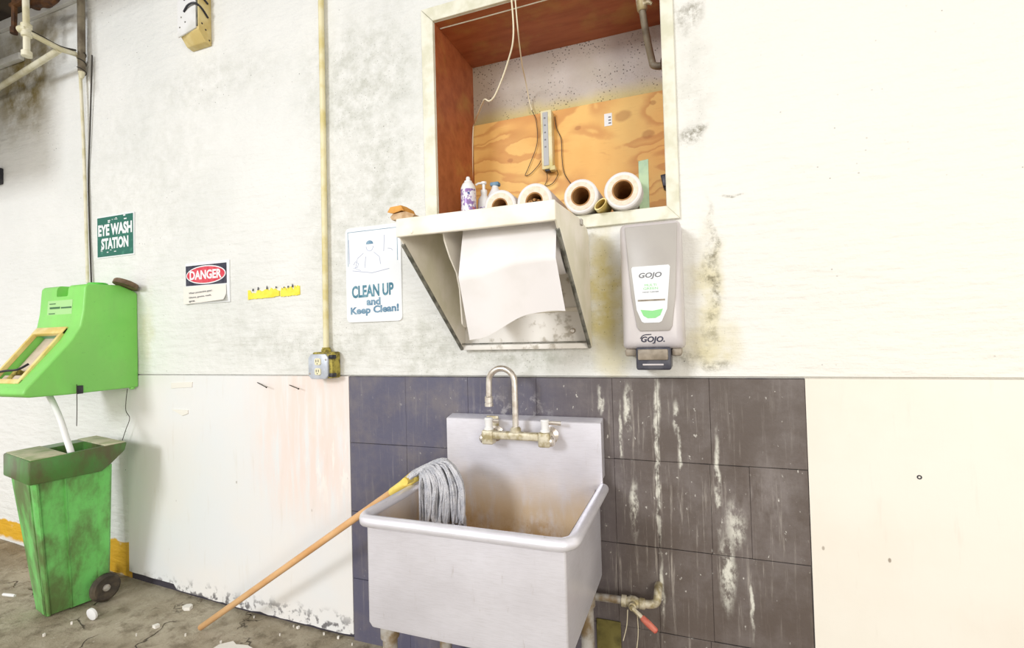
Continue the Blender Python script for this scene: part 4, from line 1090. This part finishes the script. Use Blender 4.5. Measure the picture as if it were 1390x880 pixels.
for args in ((TX0, TX0+.016, -.012, .008, 0, 0), (TX1-.020, TX1, -.012, .008, 0, 0), (TX0, TX1, -.012, .009, -.004, .262), (TX0, TX1, -.012, .006, .272, 0)):
    p, x0, x1 = tray(*args); fr_.prism('x', p, x0, x1, .003, 2)
tf = build('tray_frame', fr_, 'yframe', s)
p, x0, x1 = tray(TX0+.014, TX1-.014, -.054, -.040, .02, .012); build('tray_pad', MB().prism('x', p, x0, x1, .003), 'beige', s)
p, x0, x1 = tray(TX0+.014, TX1-.014, -.050, -.006, .013, .270); build('tray_wall', MB().prism('x', p, x0, x1, .001, 1), 'teal', s)
p, x0, x1 = tray(TX0+.07, TX0+.10, -.04, -.012, .21, .03); build('tray_wedge', MB().prism('x', p, x0, x1, .003), 'grimeyel', s)
p, x0, x1 = tray(TX0+.02, TX1-.05, -.03, -.018, .24, .02); build('tray_bar', MB().prism('x', p, x0, x1, .003), 'beige', s)
build('pull_cord', MB().tube(spline([PX(43, 497, -2.72)+Vector((0, -.01, .01)), (-2.74, -.40, 1.105), (-2.80, -.415, 1.10), (-2.85, -.425, 1.09), (-2.87, -.44, 1.065), (-2.86, -.455, 1.05)], 5), .005, 7), 'black', s)
build('bottom_lip', MB().box(EX0+.006, EX0+.10, -.466, -.43, .985, 1.018, .006), 'dteal', s)
lb = MB()
def fronty(z): return -.234 + (z-1.36)*(.008/.11)
LB = build('label_plate', MB().prism('x', [(fronty(1.34)-.0015, 1.335), (fronty(1.42)-.0015, 1.415), (fronty(1.42)+.002, 1.415), (fronty(1.34)+.002, 1.335)], -2.86, -2.675), 'labelg', s, False)
for z, x0, x1, h in ((1.398, -2.845, -2.80, .004), (1.376, -2.84, -2.765, .009), (1.376, -2.755, -2.68, .007), (1.352, -2.845, -2.80, .004)):
    build('label_print', MB().box(x0, x1, fronty(z)-.0026, fronty(z)-.001, z, z+h), 'print', LB, False)
build('filler_cap', MB().lathe((-2.70, -.115, 1.484), (0, 0, 1), [(.040, 0), (.040, .014), (.034, .018)], 24), 'greenin', s)
build('foot_knob', MB().lathe((EX1-.012, -.025, .990), (0, 0, -1), [(.012, 0), (.012, .008), (.006, .012)], 12), 'green', s)
build('body_clip', MB().box(EX1-.002, EX1+.006, -.262, -.240, .985, 1.022, .002), 'black', s)
# brown jar lid
q = Matrix.Translation((EX1+.002, -.062, 1.482)) @ Matrix.Rotation(math.radians(-22), 4, 'X') @ Matrix.Rotation(math.radians(4), 4, 'Y')
lid = MB().lathe((0, 0, 0), (0, 0, 1), [(.046, 0), (.052, .002), (.052, .020), (.048, .025), (.03, .025)], 28)
bmesh.ops.transform(lid.bm, matrix=q, verts=lid.bm.verts)
tag(build('jar_lid', lid, 'browncap'), 'round brown jar lid lying on the eye wash unit against the wall', 'lid')
# drain hose and wires
hA = PZ(66, 533, .985); hA.y = -.26; hA = PY(66, 533, -.30); hA.z = .984
hB = PZ(96, 613, .745)
tag(build('drain_hose', MB().tube(spline([hA, PY(71, 545, -.302), PY(82, 570, -.306), PY(90, 595, -.310), hB, hB+Vector((-.002, .006, -.036))], 5), .012, 12), 'white', angle=60), 'white drain hose from the eye wash unit into the green bin', 'hose')
A = PX(103, 522, EX1+.004)
wire('wire', [A+Vector((.006, 0, 0)), A+Vector((.006, 0, -.1)), A+Vector((.003, 0, -.185))], .0016, 'wire', 'thin straight wire hanging from the clip on the eye wash unit')
A = PY(173, 529, -.03)
wire('wire', [A+Vector((0, 0, .004)), PY(171, 545, -.03), PY(171, 558, -.03), PY(176, 568, -.03), PY(171, 583, -.03), PY(166, 598, -.03)], .0016, 'wire', 'thin kinked wire hanging between the eye wash unit and the bin')

# ================================================================== BIN
fh = floor_h(-2.66)
s = thing('wheeled_bin', (-2.68, -.25, fh), 'grubby green wheeled waste bin standing below the eye wash unit', 'bin')
BD = Vector((.2, .98, 0)).normalized(); BW = Vector((BD.y, -BD.x, 0)); BO = Vector((-2.657, -.346, 0))
def bl(w_, d_, z): return BO + BW*w_ + BD*d_ + Vector((0, 0, z))
def bsec(t):
    z = fh + (.66-fh)*t
    mixv = lambda a_, b_: a_+(b_-a_)*t
    wr, wl = mixv(0, .132), mixv(-.142, -.176)
    f0, f1 = mixv(0, -.074), mixv(.226, .195)
    L_ = f1-f0
    Lr = [(0, .012), (.035, 0), (.06, 0), (.07, .009), (.36, .009), (.375, 0), (.385, 0), (.40, .004), (.80, .004), (.815, 0), (.96, 0), (1, .012)]
    right = [bl(wr-o_, f0+L_*q_, z) for q_, o_ in Lr]
    left = [bl(wl+o_, f0+L_*q_, z) for q_, o_ in Lr[::-1]]
    W_ = wr-wl
    front = [bl(wl+W_*q_, f0+o_, z) for q_, o_ in ((.06, 0), (.80, 0), (.81, .012), (.86, .012), (.87, 0), (.94, 0))]
    return right+left+front
build('body', MB().loft([bsec(t) for t in (0, .02, .25, .5, .75, 1)]), 'greenbin', s, angle=25)
def brim(pf, w0, w1, bev, mb=None):
    mtx = Matrix((( BW.x, BD.x, 0, BO.x), (BW.y, BD.y, 0, BO.y), (0, 0, 1, 0), (0, 0, 0, 1)))
    return (mb or MB()).prism('x', pf, w0, w1, bev, 2, mtx)
rp = [(-.090, .738), (.245, .752), (.236, .716), (.19, .672), (.15, .640), (-.090, .640)]
rm = build('rim', brim(rp, -.190, .150, .007), 'greenrim', s, angle=30)
cut(rm, brim([(.035, .66), (.16, .66), (.16, .80), (.035, .80)], -.09, .128, .008))
build('rim_lining', brim([(.037, .688), (.158, .688), (.158, .696), (.037, .696)], -.088, .126, .0), 'greenin', s)
build('lid_top', brim([(-.082, .7375), (.030, .742), (.030, .746), (-.082, .7415)], -.182, .142, .001), 'lidtop', s)
build('lid_top', brim([(.164, .7475), (.238, .7505), (.238, .7545), (.164, .7515)], -.182, .142, .001), 'lidtop', s)
for x, dx in ((-2.572, 1), (-2.815, -1)):
    fz_ = floor_h(x)
    c0 = (x, -.170, fz_+.060)
    wh = build('wheel', MB().lathe((c0[0]-.014*dx, c0[1], c0[2]), (dx, 0, 0), [(.050, 0), (.060, .006), (.060, .024), (.050, .030), (.040, .026), (.014, .024)], 30), 'rubber', s)
    build('hub', MB().lathe((c0[0]+.008*dx, c0[1], c0[2]), (dx, 0, 0), [(.016, 0), (.014, .008), (.006, .012)], 16), 'galv', wh)
build('axle', MB().tube([(-2.815, -.170, fh+.060), (-2.57, -.170, fh+.060)], .007, 8), 'galv', s)

# ================================================================== FLOOR LITTER
def litter(name, u, v, pts, h, mat, label, cat):
    c = PZ(u, v, 0); z = floor_h(c.x); c = PZ(u, v, z)
    p = [(c.x+a, c.y+b) for a, b in pts]
    return tag(build(name, MB().prism('z', p, z-.006, z+h), mat), label, cat)
c = PZ(123, 842, floor_h(-2.5)); z = floor_h(c.x)
cp = MB().lathe((c.x, c.y, z+.023), (-.1, 1, .15), [(.020, 0), (.026, .002), (.026, .010), (.023, .012), (.018, .004)], 24)
tag(build('bottle_cap', cp, 'white'), 'white bottle cap standing on its edge on the concrete beside the bin', 'cap')
litter('paint_flake', 255, 825, [(-.022, -.01), (0, -.018), (.022, -.008), (.016, .012), (-.004, .018), (-.02, .008)], .008, 'scrap', 'cream paint flake on the concrete near the white panel foot', 'flake')
litter('paint_flake', 212, 850, [(-.012, -.008), (.01, -.01), (.014, .006), (-.004, .01)], .006, 'scrap', 'small pale flake on the concrete between bin and mop tip', 'flake')
litter('paper_sheet', 322, 880, [(-.09, -.10), (.08, -.12), (.085, .010), (.03, .022), (-.02, .012), (-.05, .024), (-.085, -.01)], .004, 'scrap', 'torn white paper sheet on the floor in front of the mop', 'paper')
c = PZ(12, 810, 0); zz = floor_h(c.x); c = PZ(12, 810, zz)
b_ = tag(build('cigarette_butt', MB().tube([c+Vector((-.035, -.004, .006)), c+Vector((.006, .002, .006)), c+Vector((.035, .006, .006))], [.006, .007, .006], 8), 'white'), 'white cigarette butt on the concrete left of the bin', 'cigarette butt')
flk = None
for i, (u, v) in enumerate(((430, 833), (410, 842), (455, 848), (468, 858), (345, 838), (380, 862), (252, 862), (300, 872), (478, 875), (97, 846), (60, 862), (185, 862))):
    c = PZ(u, v, 0); z = floor_h(c.x); c = PZ(u, v, z)
    if c.y > -.012: c.y = -.012
    sc = .35+random.random()*.5
    if flk is None:
        flk = build('paint_crumb', MB().prism('z', [(c.x-.006, c.y-.004), (c.x+.005, c.y-.005), (c.x+.007, c.y+.003), (c.x-.002, c.y+.006)], z-.006, z+.005), 'scrap'); o = flk
    else:
        o = flk.copy(); COL.objects.link(o); o.location = (c.x, c.y, z-.006)
        o.rotation_euler.z = random.random()*6; o.scale = (sc, sc, 1)
    tag(o, 'tiny pale paint crumb on the concrete floor', 'crumb', 'paint crumbs scattered on the floor')
